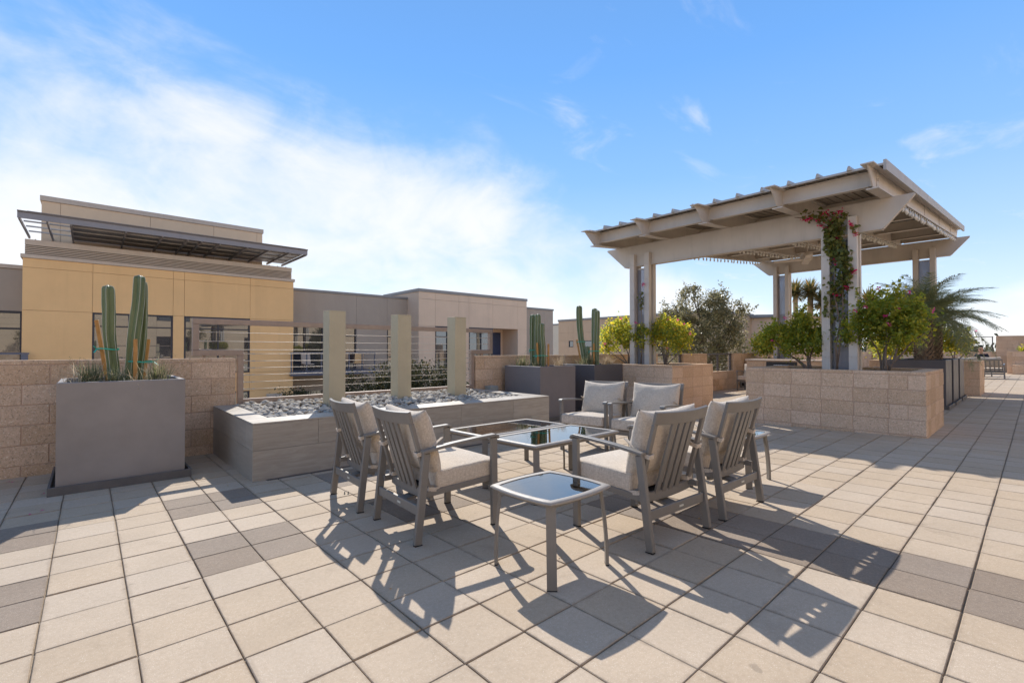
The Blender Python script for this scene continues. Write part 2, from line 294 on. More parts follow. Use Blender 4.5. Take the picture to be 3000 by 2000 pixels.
m_leaf('leaf_oak', (0.11, 0.115, 0.06), (0.17, 0.165, 0.09), (0.28, 0.25, 0.14), 0.4, 0.32)
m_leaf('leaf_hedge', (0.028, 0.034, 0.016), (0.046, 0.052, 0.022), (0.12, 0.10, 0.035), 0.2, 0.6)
m_leaf('leaf_palm', (0.13, 0.165, 0.085), (0.19, 0.215, 0.11), (0.28, 0.27, 0.13), 0.4)
m_leaf('leaf_yucca', (0.10, 0.115, 0.05), (0.17, 0.16, 0.06), (0.34, 0.22, 0.07), 0.3, 0.6)
m_leaf('grass_blade', (0.07, 0.09, 0.045), (0.14, 0.15, 0.075), (0.42, 0.37, 0.24), 0.3, 0.6)
m_leaf('grass_dry', (0.22, 0.18, 0.11), (0.34, 0.28, 0.18), (0.52, 0.46, 0.34), 0.3, 0.7)
m_leaf('flower_pink', (0.42, 0.02, 0.16), (0.62, 0.03, 0.22), (0.75, 0.16, 0.32), 0.4, 0.6)
m_leaf('flower_red', (0.40, 0.01, 0.05), (0.58, 0.015, 0.09), (0.70, 0.05, 0.16), 0.4, 0.6)

def m_cactus():
    m = NT('cactus_skin'); P = m.pos(); n = m.noise(m.pos((6, 6, 1.2)), 1.5, 5, 0.6); n2 = m.noise(P, 40, 3, 0.6)
    c = m.mix(m.rng(n, 0.3, 0.7), (0.10, 0.135, 0.05, 1), (0.175, 0.205, 0.085, 1)); c = m.mix(m.rng(n2, 0.6, 0.8, 0, 0.3), c, (0.26, 0.27, 0.16, 1))
    m.bsdf(c, 0.45, normal=m.bump(n2, 0.1, 0.002))
m_cactus()
def m_rock():
    m = NT('river_rock'); oi = m.a('ShaderNodeObjectInfo'); P = m.pos(); g = m.a('ShaderNodeNewGeometry')
    rnd = m.math('FRACT', m.math('ADD', m.math('MULTIPLY', oi.outputs['Random'], 7.31), m.math('MULTIPLY', g.outputs['Random Per Island'], 3.77)))
    cr = m.a('ShaderNodeValToRGB'); cr.color_ramp.interpolation = 'LINEAR'
    el = cr.color_ramp.elements; el[0].color = (0.24, 0.215, 0.19, 1); el[1].color = (0.60, 0.53, 0.43, 1)
    for p, c in ((0.3, (0.36, 0.335, 0.30, 1)), (0.55, (0.46, 0.425, 0.37, 1)), (0.8, (0.53, 0.47, 0.385, 1))): e = el.new(p); e.color = c
    m.l.new(rnd, cr.inputs[0]); n = m.noise(P, 35, 5, 0.65); n2 = m.noise(P, 12, 3, 0.6, 1.0)
    c = m.hsv(cr.outputs[0], m.rng(n, 0.25, 0.75, 0.82, 1.18)); c = m.mix(m.rng(n2, 0.6, 0.66, 0, 0.25), c, (0.75, 0.73, 0.68, 1))
    m.bsdf(c, 0.8, normal=m.bump(n, 0.15, 0.003), spec=0.2)
m_rock()

# ------------------------------------------------------------------ mesh helpers
class MB:
    def __init__(s): s.v = []; s.f = []; s.mi = []
    def add(s, vs, fs, mi=0):
        b = len(s.v); s.v.extend([tuple(q) for q in vs]); s.f.extend([tuple(b + i for i in f) for f in fs]); s.mi.extend([mi] * len(fs)); return s
    def _convex(s, vs, fs, mi, M=None):
        vs = [Vector(q) for q in vs]; c = sum(vs, Vector()) / len(vs); out = []
        for f in fs:
            a, b, d = vs[f[0]], vs[f[1]], vs[f[2]]; fc = sum((vs[i] for i in f), Vector()) / len(f)
            out.append(f if (b - a).cross(d - a).dot(fc - c) >= 0 else tuple(reversed(f)))
        if M is not None: vs = [M @ q for q in vs]
        return s.add(vs, out, mi)
    def box(s, x0, x1, y0, y1, z0, z1, b=0.0, mi=0, M=None):
        c = ((x0 + x1) / 2, (y0 + y1) / 2, (z0 + z1) / 2); h = (abs(x1 - x0) / 2, abs(y1 - y0) / 2, abs(z1 - z0) / 2)
        return s.cbox(c, h, b, mi, M)
    def cbox(s, c, h, b=0.0, mi=0, M=None):
        if b <= 0:
            vs = [(c[0] + i * h[0], c[1] + j * h[1], c[2] + k * h[2]) for i in (-1, 1) for j in (-1, 1) for k in (-1, 1)]
            fs = [(0, 1, 3, 2), (4, 6, 7, 5), (0, 4, 5, 1), (2, 3, 7, 6), (0, 2, 6, 4), (1, 5, 7, 3)]
            return s._convex(vs, fs, mi, M)
        b = min(b, 0.45 * min(h)); vs = []; ix = {}
        for i in (-1, 1):
            for j in (-1, 1):
                for k in (-1, 1):
                    for a in range(3):
                        o = [h[0] - b, h[1] - b, h[2] - b]; o[a] = h[a]; ix[(i, j, k, a)] = len(vs)
                        vs.append((c[0] + i * o[0], c[1] + j * o[1], c[2] + k * o[2]))
        fs = []; S = (-1, 1)
        for g in S:
            fs.append(tuple(ix[(g, j, k, 0)] for j, k in ((-1, -1), (1, -1), (1, 1), (-1, 1))))
            fs.append(tuple(ix[(i, g, k, 1)] for i, k in ((-1, -1), (1, -1), (1, 1), (-1, 1))))
            fs.append(tuple(ix[(i, j, g, 2)] for i, j in ((-1, -1), (1, -1), (1, 1), (-1, 1))))
        for p in S:
            for q in S:
                fs.append((ix[(p, q, -1, 0)], ix[(p, q, -1, 1)], ix[(p, q, 1, 1)], ix[(p, q, 1, 0)]))
                fs.append((ix[(p, -1, q, 0)], ix[(p, -1, q, 2)], ix[(p, 1, q, 2)], ix[(p, 1, q, 0)]))
                fs.append((ix[(-1, p, q, 1)], ix[(-1, p, q, 2)], ix[(1, p, q, 2)], ix[(1, p, q, 1)]))
                for r in S: fs.append((ix[(p, q, r, 0)], ix[(p, q, r, 1)], ix[(p, q, r, 2)]))
        return s._convex(vs, fs, mi, M)
    def bar(s, p, q, w, t, up=(0, 0, 1), b=0.002, mi=0):
        """box from p to q; w across (side), t along the up-ish direction"""
        p, q = Vector(p), Vector(q); d = q - p; L = d.length; z = d / L; u = Vector(up); x = u.cross(z)
        if x.length < 1e-5: x = Vector((1, 0, 0)).cross(z)
        x.normalize(); y = z.cross(x)
        M = Matrix(((x.x, y.x, z.x, p.x), (x.y, y.y, z.y, p.y), (x.z, y.z, z.z, p.z), (0, 0, 0, 1)))
        return s.cbox((0, 0, L / 2), (w / 2, t / 2, L / 2), b, mi, M)
    def sweep(s, pts, w, t, up=(0, 0, 1), mi=0):
        """rectangular section swept along pts"""
        pts = [Vector(q) for q in pts]; rings = []
        for i, q in enumerate(pts):
            d = (pts[min(i + 1, len(pts) - 1)] - pts[max(i - 1, 0)]).normalized(); x = Vector(up).cross(d)
            if x.length < 1e-5: x = Vector((1, 0, 0))
            x.normalize(); y = d.cross(x)
            rings.append([q + x * (w / 2 * a) + y * (t / 2 * b) for a, b in ((-1, -1), (1, -1), (1, 1), (-1, 1))])
        vs = [v for r in rings for v in r]; fs = []
        for i in range(len(pts) - 1):
            for k in range(4): a = i * 4 + k; b = i * 4 + (k + 1) % 4; fs.append((a, b, b + 4, a + 4))
        n = (len(pts) - 1) * 4; fs += [(3, 2, 1, 0), (n, n + 1, n + 2, n + 3)]
        return s.add(vs, fs, mi)
    def tube(s, pts, r, n=8, mi=0, cap=True):
        pts = [Vector(q) for q in pts]; r = r if isinstance(r, (list, tuple)) else [r] * len(pts); vs = []; fs = []; px = None
        for i, q in enumerate(pts):
            d = (pts[min(i + 1, len(pts) - 1)] - pts[max(i - 1, 0)]).normalized()
            if px is None: x = d.orthogonal().normalized()
            else:
                x = px - d * px.dot(d); x = x.normalized() if x.length > 1e-6 else d.orthogonal().normalized()
            px = x; y = d.cross(x)
            for k in range(n): a = 2 * math.pi * k / n; vs.append(q + (x * math.cos(a) + y * math.sin(a)) * r[i])
        for i in range(len(pts) - 1):
            for k in range(n): a = i * n + k; b = i * n + (k + 1) % n; fs.append((a, b, b + n, a + n))
        if cap: fs += [tuple(reversed(range(n))), tuple(range((len(pts) - 1) * n, len(pts) * n))]
        return s.add(vs, fs, mi)
    def prism(s, poly, axis, a, b, mi=0):
        """2-D polygon (convex or not) extruded along axis 'x' or 'y' or 'z' from a to b"""
        def P(u, v, w): return {'x': (w, u, v), 'y': (u, w, v), 'z': (u, v, w)}[axis]
        n = len(poly); vs = [P(u, v, a) for u, v in poly] + [P(u, v, b) for u, v in poly]
        ar = sum(poly[i][0] * poly[(i + 1) % n][1] - poly[(i + 1) % n][0] * poly[i][1] for i in range(n))
        flip = (ar > 0) ^ (axis == 'y') ^ (b < a)
        fs = [tuple(range(n)), tuple(reversed(range(n, 2 * n)))] + [(i, i + n, (i + 1) % n + n, (i + 1) % n) for i in range(n)]
        if flip: fs = [tuple(reversed(f)) for f in fs]
        return s.add(vs, fs, mi)
    def mesh(s, name, mats, smooth=False):
        me = bpy.data.meshes.new(name); me.from_pydata(s.v, [], s.f); mats = mats if isinstance(mats, (list, tuple)) else [mats]
        for m in mats: me.materials.append(MATS[m])
        if len(mats) > 1: me.polygons.foreach_set('material_index', s.mi)
        if smooth: me.polygons.foreach_set('use_smooth', [True] * len(me.polygons))
        me.update(); return me
    def ob(s, name, mats, parent=None, smooth=False, loc=(0, 0, 0)):
        return link(name, s.mesh(name, mats, smooth), parent, loc)
def link(name, me, parent=None, loc=(0, 0, 0), rot=None, sc=None):
    o = bpy.data.objects.new(name, me); COL.objects.link(o); o.location = loc
    if rot is not None: o.rotation_euler = rot
    if sc is not None: o.scale = sc if isinstance(sc, (tuple, list)) else (sc, sc, sc)
    if parent is not None: o.parent = parent
    return o
def smooth_by_angle(o, deg=40):
    me = o.data; me.polygons.foreach_set('use_smooth', [True] * len(me.polygons))
    bm = bmesh.new(); bm.from_mesh(me)
    for e in bm.edges:
        if len(e.link_faces) == 2 and e.calc_face_angle(0) > rad(deg): e.smooth = False
    bm.to_mesh(me); bm.free()
def thing(name, label, cat, loc=(0, 0, 0), rotz=0.0, group=None, tilt=False):
    o = bpy.data.objects.new(name, None); COL.objects.link(o); o.empty_display_size = 0.1
    if tilt: o.matrix_world = Matrix.Translation(loc) @ Matrix.Rotation(math.atan(SLOPE), 4, 'X') @ Matrix.Rotation(rotz, 4, 'Z')
    else: o.location = loc; o.rotation_euler = (0, 0, rotz)
    return tag(o, label, cat, group)
def tag(o, label=None, cat=None, group=None, kind=None):
    for k, v in (('label', label), ('category', cat), ('group', group), ('kind', kind)):
        if v: o[k] = v
    return o
def copy_tree(o, parent=None):
    c = o.copy(); COL.objects.link(c); c.parent = parent
    for ch in o.children: copy_tree(ch, c)
    return c
def bbox_box(*a, b=0.0): return MB().box(*a, b=b)

# ------------------------------------------------------------------ ground and terrace
tag(MB().box(-1500, 1500, -1500, 1500, -6.0, -4.5).ob('ground', 'ground_far'), kind='structure')
tag(MB().box(-60, 60, 10.5, 22.0, -4.499, -4.49).ob('courtyard_path', 'asphalt'), kind='structure')
TX0, TX1, TY0, TY1 = -16.5, 36.3, -9.2, 7.03
terr = MB()
vs = [(TX0, TY0, zg(TY0) - 0.009), (TX1, TY0, zg(TY0) - 0.009), (TX1, TY1, zg(TY1) - 0.009), (TX0, TY1, zg(TY1) - 0.009)]
vs += [(x, y, -4.6) for x, y, _ in vs]
terr.add(vs, [(0, 1, 2, 3)]).add(vs, [(0, 4, 5, 1), (1, 5, 6, 2), (2, 6, 7, 3), (3, 7, 4, 0)], 1)
terrace = tag(terr.ob('terrace', ['joint_sand', 'stucco_cream']), kind='structure')

def is_grey(i, j):
    if i in (10, 11) and j <= -3: return True
    if j in (0, 1, 4, 5) and i % 4 in (2, 3) and i <= 7: return True
    return False
cells = []
for i in range(-14, 119):
    for j in range(-14, 13):
        x = (i + 0.5 - GI) * T; y = (j + 0.5 - GJ) * T
        if y < -1.5 and x > 12: continue
        if y > 6.95 or x > 36.2: continue
        area = 0.0; P4 = [proj((i + a - GI) * T, (j + b - GJ) * T, zg((j + b - GJ) * T)) for a, b in ((0, 0), (1, 0), (1, 1), (0, 1))]
        if all(P4):
            pts = [(min(max(q[0], 0), 3000), min(max(q[1], 0), 2000)) for q in P4]
            area = abs(sum(pts[k][0] * pts[(k + 1) % 4][1] - pts[(k + 1) % 4][0] * pts[k][1] for k in range(4))) / 2
        hidden = (8.3 < x < 9.95 and (1.0 < y < 3.25 or y > 4.7)) or (1.2 < x < 5.2 and y > 5.0)
        cells.append((0 if hidden else area, i, j, x, y))
cells.sort(reverse=True)
pm = {}
for k in range(4):
    for nm in ('paver_beige', 'paver_grey'):
        pm[(nm, k)] = MB().cbox((0, 0, -0.0125), (T / 2 - 0.0022 - 0.0006 * k, T / 2 - 0.0027 - 0.0004 * k, 0.0125), 0.0028).mesh('paver', nm)
rest = MB(); tilt = math.atan(SLOPE)
for n, (area, i, j, x, y) in enumerate(cells):
    nm = 'paver_grey' if is_grey(i, j) else 'paver_beige'
    jx, jy, jz = random.gauss(0, 0.0009), random.gauss(0, 0.0011), random.gauss(0, 0.0009)
    if n < 300:
        link('paver', pm[(nm, random.randrange(4))], terrace, (x + jx, y + jy, zg(y) + jz), (tilt + random.gauss(0, 0.0025), random.gauss(0, 0.0025), random.gauss(0, 0.0025)))
    else:
        M = Matrix.Translation((x + jx, y + jy, zg(y) + jz)) @ Matrix.Rotation(tilt, 4, 'X')
        near = math.hypot(x, y) < 9
        rest.cbox((0, 0, -0.0125), (T / 2 - 0.0026, T / 2 - 0.0033, 0.0125), 0.0028 if near else 0.0, 1 if nm == 'paver_grey' else 0, M)
tag(rest.ob('pavers', ['paver_beige', 'paver_grey'], terrace), kind='stuff')

# ------------------------------------------------------------------ concrete block walls
BH, BL, BT = 0.2032, 0.4064, 0.19; MJ = 0.004
_bc = {}
def block_mesh(l, t, h):
    k = (round(l, 3), round(t, 3), round(h, 3))
    if k not in _bc: _bc[k] = MB().cbox((0, 0, 0), (l / 2, t / 2, h / 2), 0.004).mesh('block', 'cmu')
    return _bc[k]
def run_blocks(par, axis, u0, u1, w0, ztop, zbot, cap=0.05, odd_in=(0.0, 0.0), thick=BT, phase=0.0, full=BL, off=(0, 0, 0)):
    """one leaf of block wall along axis ('x' or 'y') from u0 to u1; w0 = lower other coordinate"""
    z = ztop; c = 0
    rows = [(ztop - cap, ztop)] if cap else []
    z = ztop - cap
    while z > zbot + 0.01: rows.append((max(z - BH, zbot), z)); z -= BH
    for c, (za, zb) in enumerate(rows):
        par_in = odd_in if c % 2 else (0.0, 0.0)
        a, b = u0 + par_in[0], u1 - par_in[1]
        edges = [a]; e = a + full - (full / 2 if c % 2 else 0.0) + phase
        while e < b - 0.06: edges.append(e); e += full
        edges.append(b)
        for p, q in zip(edges[:-1], edges[1:]):
            l = q - p - 2 * MJ; h = zb - za - 2 * MJ
            if l < 0.02 or h < 0.008: continue
            ctr = ((p + q) / 2, w0 + thick / 2, (za + zb) / 2) if axis == 'x' else (w0 + thick / 2, (p + q) / 2, (za + zb) / 2)
            rr = (0, 0, 0) if axis == 'x' else (0, 0, math.pi / 2)
            d = random.gauss(0, 0.0008)
            o = link('block', block_mesh(l, thick, h), par, (ctr[0] - off[0] + (d if axis == 'y' else 0), ctr[1] - off[1] + (d if axis == 'x' else 0), ctr[2] - off[2]), rr)
def cmu_wall_x(name, label, x0, x1, y0, ztop, zbot, thick=BT, cap=0.05, ends=True):
    w = thing(name, label, 'wall', (x0, y0, zbot))
    m = MB().box(0.0045, x1 - x0 - 0.0045, 0.0045, thick - 0.0045, 0, ztop - zbot - 0.0045); m.ob('mortar', 'mortar', w)
    run_blocks_local(w, (x0, y0, zbot), 'x', x0, x1, y0, ztop, zbot, cap, thick)
    return w
def run_blocks_local(par, off, axis, u0, u1, w0, ztop, zbot, cap, thick, odd_in=(0.0, 0.0), phase=0.0):
    run_blocks(par, axis, u0, u1, w0, ztop, zbot, cap, odd_in, thick, phase, off=off)
def cmu_planter(name, label, x0, x1, y0, y1, ztop, skip=''):
    zb = zg((y0 + y1) / 2) - 0.06
    t = thing(name, label, 'planter', (x0, y0, zb)); off = (x0, y0, zb); H = ztop - zb
    lx, ly = x1 - x0, y1 - y0; k = 0.0045; B = BT
    MB().box(k, B - k, k, ly - k, 0, H - k).box(lx - B + k, lx - k, k, ly - k, 0, H - k).box(B - k, lx - B + k, k, B - k, 0, H - k).box(B - k, lx - B + k, ly - B + k, ly - k, 0, H - k).ob('mortar', 'mortar', t)
    run_blocks_local(t, off, 'y', y0, y1, x0, ztop, zb, 0.05, B, (B, B))                     # west leaf, long on even courses
    run_blocks_local(t, off, 'y', y0, y1, x1 - B, ztop, zb, 0.05, B, (B, B))
    for wy in (y0, y1 - B):                                                                  # leaves between them, long on odd courses
        z = ztop
        rows = [(ztop - 0.05, ztop)]; z = ztop - 0.05
        while z > zb + 0.01: rows.append((max(z - BH, zb), z)); z -= BH
        for c, (za, zc_) in enumerate(rows):
            a, b = (x0, x1) if c % 2 else (x0 + B, x1 - B)
            e = a + (BL / 2 if c % 2 == 0 else BL); edges = [a]
            while e < b - 0.06: edges.append(e); e += BL
            edges.append(b)
            for p, q in zip(edges[:-1], edges[1:]):
                l = q - p - 2 * MJ; h = zc_ - za - 2 * MJ
                if l < 0.02 or h < 0.008: continue
                link('block', block_mesh(l, B, h), t, ((p + q) / 2 - x0, wy + B / 2 - y0, (za + zc_) / 2 - zb))
    s = MB(); n = 14
    sv = [(B + (lx - 2 * B) * i / n, B + (ly - 2 * B) * j / n, H - 0.07 + random.uniform(-0.012, 0.018)) for j in range(n + 1) for i in range(n + 1)]
    s.add(sv, [(j * (n + 1) + i, j * (n + 1) + i + 1, (j + 1) * (n + 1) + i + 1, (j + 1) * (n + 1) + i) for j in range(n) for i in range(n)]); s.ob('soil', 'soil', t)
    return t
PY = 6.83; PTOP = 1.055; pb = zg(PY) - 0.06
cmu_wall_x('parapet_wall', 'block parapet wall behind the tall grey cactus planter', -7.0, 1.40, PY, PTOP, pb)
cmu_wall_x('parapet_wall', 'low block kerb wall under the cable screen behind the river rocks', 1.405, 5.235, PY, 0.415, pb)
cmu_wall_x('parapet_wall', 'block parapet wall behind the two dark cactus planters', 5.24, 11.40, PY, PTOP, pb)
cmu_wall_x('parapet_wall', 'short block parapet pier between two cable railing openings', 12.79, 14.24, PY, PTOP, pb)
cmu_wall_x('parapet_wall', 'block parapet wall running on past the utility box under the pergola', 16.13, 36.2, PY, PTOP, pb)
cmu_wall_x('parapet_wall', 'low block sill wall below the cable railing hidden by the corner planter', 11.405, 12.785, PY, 0.477, pb)
cmu_wall_x('parapet_wall', 'low block sill wall below the cable railing left of the utility box', 14.245, 16.125, PY, 0.477, pb)
cmu_planter('block_planter', 'block planter with two yellow bougainvilleas beside the dark cactus planter', 8.29, 9.98, 4.66, PY - 0.01, 0.866)
cmu_planter('block_planter', 'large block planter under the vine covered pergola column', 8.265, 9.985, 0.99, 3.30, 0.866)
cmu_planter('block_planter', 'block planter end behind the row of three tall dark planters', 17.0, 18.54, 0.995, 3.30, 0.872)
cmu_planter('block_planter', 'far block planter at the pergola back corner by the parapet', 17.0, 18.54, 4.66, PY - 0.01, 0.872)
# far end of the terrace
def far_wall(name, label, x, y0, y1, ztop):
    zb = zg(y1) - 0.08; w = thing(name, label, 'wall', (x, y0, zb)); H = ztop - zb
    MB().box(0.0045, BT - 0.0045, 0.0045, y1 - y0 - 0.0045, 0, H - 0.0045).ob('mortar', 'mortar', w)
    run_blocks_local(w, (x, y0, zb), 'y', y0, y1, x, ztop, zb, 0.05, BT); return w
far_wall('end_wall', 'tall block wall closing the far end of the terrace', 36.0, -3.0, 1.487, 1.915)
far_wall('end_wall', 'low block wall carrying the far railing behind the seated person', 36.0, 1.49, 6.82, 1.075)
def tier(name, label, x0, x1, y0, y1, ztop): return cmu_planter(name, label, x0, x1, y0, y1, ztop)
tier('block_planter', 'low block planter step in front of the tall end wall', 33.04, 33.9, -2.5, 0.82, 0.44)
tier('block_planter', 'upper block planter tier against the tall end wall', 33.91, 35.6, -2.5, 1.03, 1.09)

# railings ------------------------------------------------------------
def railing_x(label, x0, x1, y, z0, z1, posts, ncab, group=None):
    t = thing('cable_railing', label, 'railing', (x0, y, z0)); L = x1 - x0; H = z1 - z0
    MB().box(0, L, -0.035, 0.035, H - 0.055, H, 0.004).ob('top_rail', 'rail_metal', t)
    for p in posts: MB().box(p - x0 - 0.03, p - x0 + 0.03, -0.028, 0.028, 0, H - 0.0555, 0.003).ob('post', 'rail_metal', t)
    for k in range(ncab):
        z = H * (k + 0.6) / (ncab + 0.9); MB().tube([(0, 0, z), (L / 2, 0, z - 0.003), (L, 0, z)], 0.004, 6).ob('cable', 'cable_steel', t)
    return t
railing_x('dark cable railing above the sill wall by the utility box', 14.25, 16.12, PY + 0.095, 0.478, 1.05, (15.15, 16.08), 5)
railing_x('dark cable railing seen behind the right bougainvillea of the corner planter', 11.41, 12.78, PY + 0.095, 0.478, 1.05, (12.0, 12.74), 5)
t = thing('cable_railing', 'dark cable railing on the low end wall behind the seated person', 'railing', (36.1, 1.585, 1.076)); L = 5.2
MB().box(-0.03, 0.03, 0, L, 0.775, 0.815, 0.004).ob('top_rail', 'rail_metal', t)
for p in (0.03, 1.4, 2.8, 4.2, 5.17): MB().box(-0.022, 0.022, p - 0.022, p + 0.022, 0, 0.7745, 0.003).ob('post', 'rail_metal', t)
for k in range(6): MB().tube([(0, 0, 0.12 + k * 0.115), (0, L, 0.12 + k * 0.115)], 0.006, 6).ob('cable', 'rail_metal', t)

# ------------------------------------------------------------------ river rock planter, stone pillars, cable screen
RX0, RX1, RY0, RY1, RZ = 1.155, 5.195, 4.945, PY - 0.004, 0.464; rb = zg(RY0) - 0.05
rock = thing('rock_planter', 'low stone clad planter filled with river rocks', 'planter', (0, 0, 0))
MB().box(RX0 + .015, RX0 + .2, RY0 + .015, RY1, rb, RZ - .018).box(RX1 - .2, RX1 - .015, RY0 + .015, RY1, rb, RZ - .018).box(RX0 + .2, RX1 - .2, RY0 + .015, RY0 + .32, rb, RZ - .018).ob('core', 'mortar', rock)
def clad(x0, x1, y0, y1, z0, z1): MB().box(x0 + .0012, x1 - .0012, y0 + .0012, y1 - .0012, z0 + .0012, z1 - .0012, 0.0012).ob('stone_tile', 'porcelain_clad', rock)
zm = 0.20
for row, (za, zb, ph) in enumerate(((rb, zm, 0.62), (zm, RZ - .018, 0.26))):
    x = RX0; e = RX0 + ph + .35
    while x < RX1 - .01:
        q = min(e, RX1); clad(x, q, RY0, RY0 + .014, za, zb); x = q; e = q + 0.9
    for X in (RX0, RX1 - .014):
        y = RY0 + .0145; e = y + ph
        while y < RY1 - .02: q = min(e, RY1); clad(X, X + .014, y, q, za, zb); y = q; e = q + 0.9
IX0, IX1, IY0 = RX0 + .22, RX1 - .225, RY0 + .335
for a, b in zip(np.linspace(RX0, RX1, 6)[:-1], np.linspace(RX0, RX1, 6)[1:]): clad(a, b, RY0, IY0, RZ - .018, RZ)
for a, b in ((IY0, 6.05), (6.05, RY1)): clad(RX0, IX0, a, b, RZ - .018, RZ); clad(IX1, RX1, a, b, RZ - .018, RZ)
MB().box(RX0 + .12, RX1 - .1, RY0 - .045, RY0 - .004, zg(RY0) - .004, zg(RY0) + .006).ob('base_strip', 'rail_metal', rock)
MB().box(IX0 + .01, IX1 - .01, IY0 + .01, RY1, 0.2, RZ - .10).ob('gravel_bed', 'soil', rock)
# stones
stone_me = []
for k in range(9):
    bm = bmesh.new(); bmesh.ops.create_icosphere(bm, subdivisions=2, radius=1.0)
    ax = (1.0, random.uniform(.62, .95), random.uniform(.42, .62)); fz = [Vector((random.gauss(0, 1), random.gauss(0, 1), random.gauss(0, 1))) for _ in range(3)]
    for v in bm.verts:
        n = 1 + 0.07 * sum(math.sin(v.co.dot(f) * 1.7 + i) for i, f in enumerate(fz)); v.co = Vector((v.co.x * ax[0], v.co.y * ax[1], v.co.z * ax[2])) * n
    me = bpy.data.meshes.new('stone'); bm.to_mesh(me); bm.free(); me.materials.append(MATS['river_rock']); me.polygons.foreach_set('use_smooth', [True] * len(me.polygons)); stone_me.append(me)
PIL = [(2.30, 6.08), (3.275, 6.08), (4.26, 6.08)]; PW = 0.215
spots = []
yy = IY0 + 0.035
while yy < RY1 - 0.03:
    xx = IX0 + 0.035 + random.uniform(0, .04)
    while xx < IX1 - 0.03:
        x, y = xx + random.gauss(0, .008), yy + random.gauss(0, .010)
        if not any(px - .035 < x < px + PW + .035 and py - .035 < y < py + PW + .035 for px, py in PIL): spots.append((x, y))
        xx += random.uniform(.070, .102)
    yy += 0.072
def mound(x, y): return RZ - 0.052 + 0.022 * math.sin(x * 2.1 + 1) * math.sin(y * 3 + 2) + 0.035 * min(1, max(0, (y - IY0) / 1.2))
vis = sorted(spots, key=lambda s: s[0] ** 2 + s[1] ** 2)[:300]; vs_ = set(vis)
filler = MB()
base_tpl = [([tuple(v.co) for v in me.vertices], [tuple(p.vertices) for p in me.polygons]) for me in stone_me[:4]]
for (x, y) in spots:
    s = random.choice((.034, .040, .045, .050, .056)) * random.uniform(.9, 1.1)
    R = (random.gauss(0, .35), random.gauss(0, .35), random.uniform(0, 6.28)); z = mound(x, y) + random.uniform(-.006, .016)
    if (x, y) in vs_: link('stone', random.choice(stone_me), rock, (x, y, z), R, s)
    else:
        V, F = random.choice(base_tpl); M = Matrix.Translation((x, y, z)) @ Euler(R).to_matrix().to_4x4() @ Matrix.Scale(s, 4); filler.add([M @ Vector(v) for v in V], F)
for k in range(330):
    x, y = random.uniform(IX0 + .03, IX1 - .03), random.uniform(IY0 + .03, RY1 - .03)
    if any(px - .03 < x < px + PW + .03 and py - .03 < y < py + PW + .03 for px, py in PIL): continue
    V, F = random.choice(base_tpl); s = random.uniform(.026, .046)
    M = Matrix.Translation((x, y, mound(x, y) + random.uniform(.018, .036))) @ Euler((random.gauss(0, .3), random.gauss(0, .3), random.uniform(0, 6.28))).to_matrix().to_4x4() @ Matrix.Scale(s, 4); filler.add([M @ Vector(v) for v in V], F)
fo = filler.ob('stones', 'river_rock', rock, smooth=True); fo['kind'] = 'stuff'
for k, ((x, y), sx, sy, lab) in enumerate(zip(PIL, (961.7, 1163.3, 1330.6), (908.2, 920.4, 927.6), ('square stone pillar next to the long left arm of the cable screen', 'middle square stone pillar standing in the river rocks', 'square stone pillar nearest the grey utility boxes'))):
    z1 = onY(sx, sy, y).z; p = thing('stone_pillar', lab, 'pillar', (x, y, RZ - .12), group='stone pillars in the rock planter')
    h = z1 - RZ + .12; MB().box(0, PW, 0, PW, 0, h - .012, .002).ob('shaft', 'pillar_stone', p); MB().box(-.001, PW + .001, -.001, PW + .001, h - .0118, h, .003).ob('cap', 'pillar_stone', p)
# cable screen
FY = PY + 0.045; fr = thing('cable_screen', 'bronze steel frame screen strung with horizontal cables over the rock planter', 'screen', (0, FY, 0)); q = 0.07
xa, xb, xc, xd = 0.935, 1.42, 5.22, 5.65; zt, zs, zb_ = 1.545, 1.085, 0.455
for n, a in (('top_rail', (xa, xd, zt - q, zt)), ('end_post', (xa, xa + q, zs + q + .0005, zt - q - .0005)), ('end_post', (xd - q, xd, zs + q + .0005, zt - q - .0005)),
             ('step_rail', (xa, xb + q, zs, zs + q)), ('step_rail', (xc - q, xd, zs, zs + q)), ('lower_post', (xb, xb + q, zb_ + q + .0005, zs - .0005)), ('lower_post', (xc - q, xc, zb_ + q + .0005, zs - .0005)), ('bottom_rail', (xb, xc, zb_, zb_ + q))):
    MB().box(a[0], a[1], -q / 2, q / 2, a[2], a[3], 0.004).ob(n, 'frame_metal', fr)
for x in (1.06, 1.27, 5.42): MB().box(x - .015, x + .015, -.015, .015, PTOP - .001, zs - .0005).ob('foot', 'frame_metal', fr)
for x in (1.9, 3.0, 4.0, 4.9): MB().box(x - .015, x + .015, -.015, .015, .412, zb_ - .0005).ob('foot', 'frame_metal', fr)
for k in range(9):
    if k < 3: x0, x1, z = xa + q, xd - q, zt - q - 0.105 * (k + 1) + (0.008 if k == 0 else 0)
    else: x0, x1, z = xb + q, xc - q, zs + 0.022 - 0.0915 * (k - 3)
    sag = 0.012 if k == 4 else random.uniform(.001, .005)
    c = MB().tube([(x0 + (x1 - x0) * i / 12, 0, z - sag * math.sin(math.pi * i / 12)) for i in range(13)], 0.0034, 6).ob('cable', 'cable_steel', fr, True)
    for xe, s in ((x0, 1), (x1, -1)):
        MB().tube([(xe, 0, z), (xe + s * .09, 0, z - sag * .2)], .0062, 6).tube([(xe + s * .10, 0, z - sag * .2), (xe + s * .135, 0, z - sag * .25)], .0075, 6).tube([(xe, 0, z), (xe + s * .012, 0, z)], .0095, 8).ob('fitting', 'cable_steel', c)
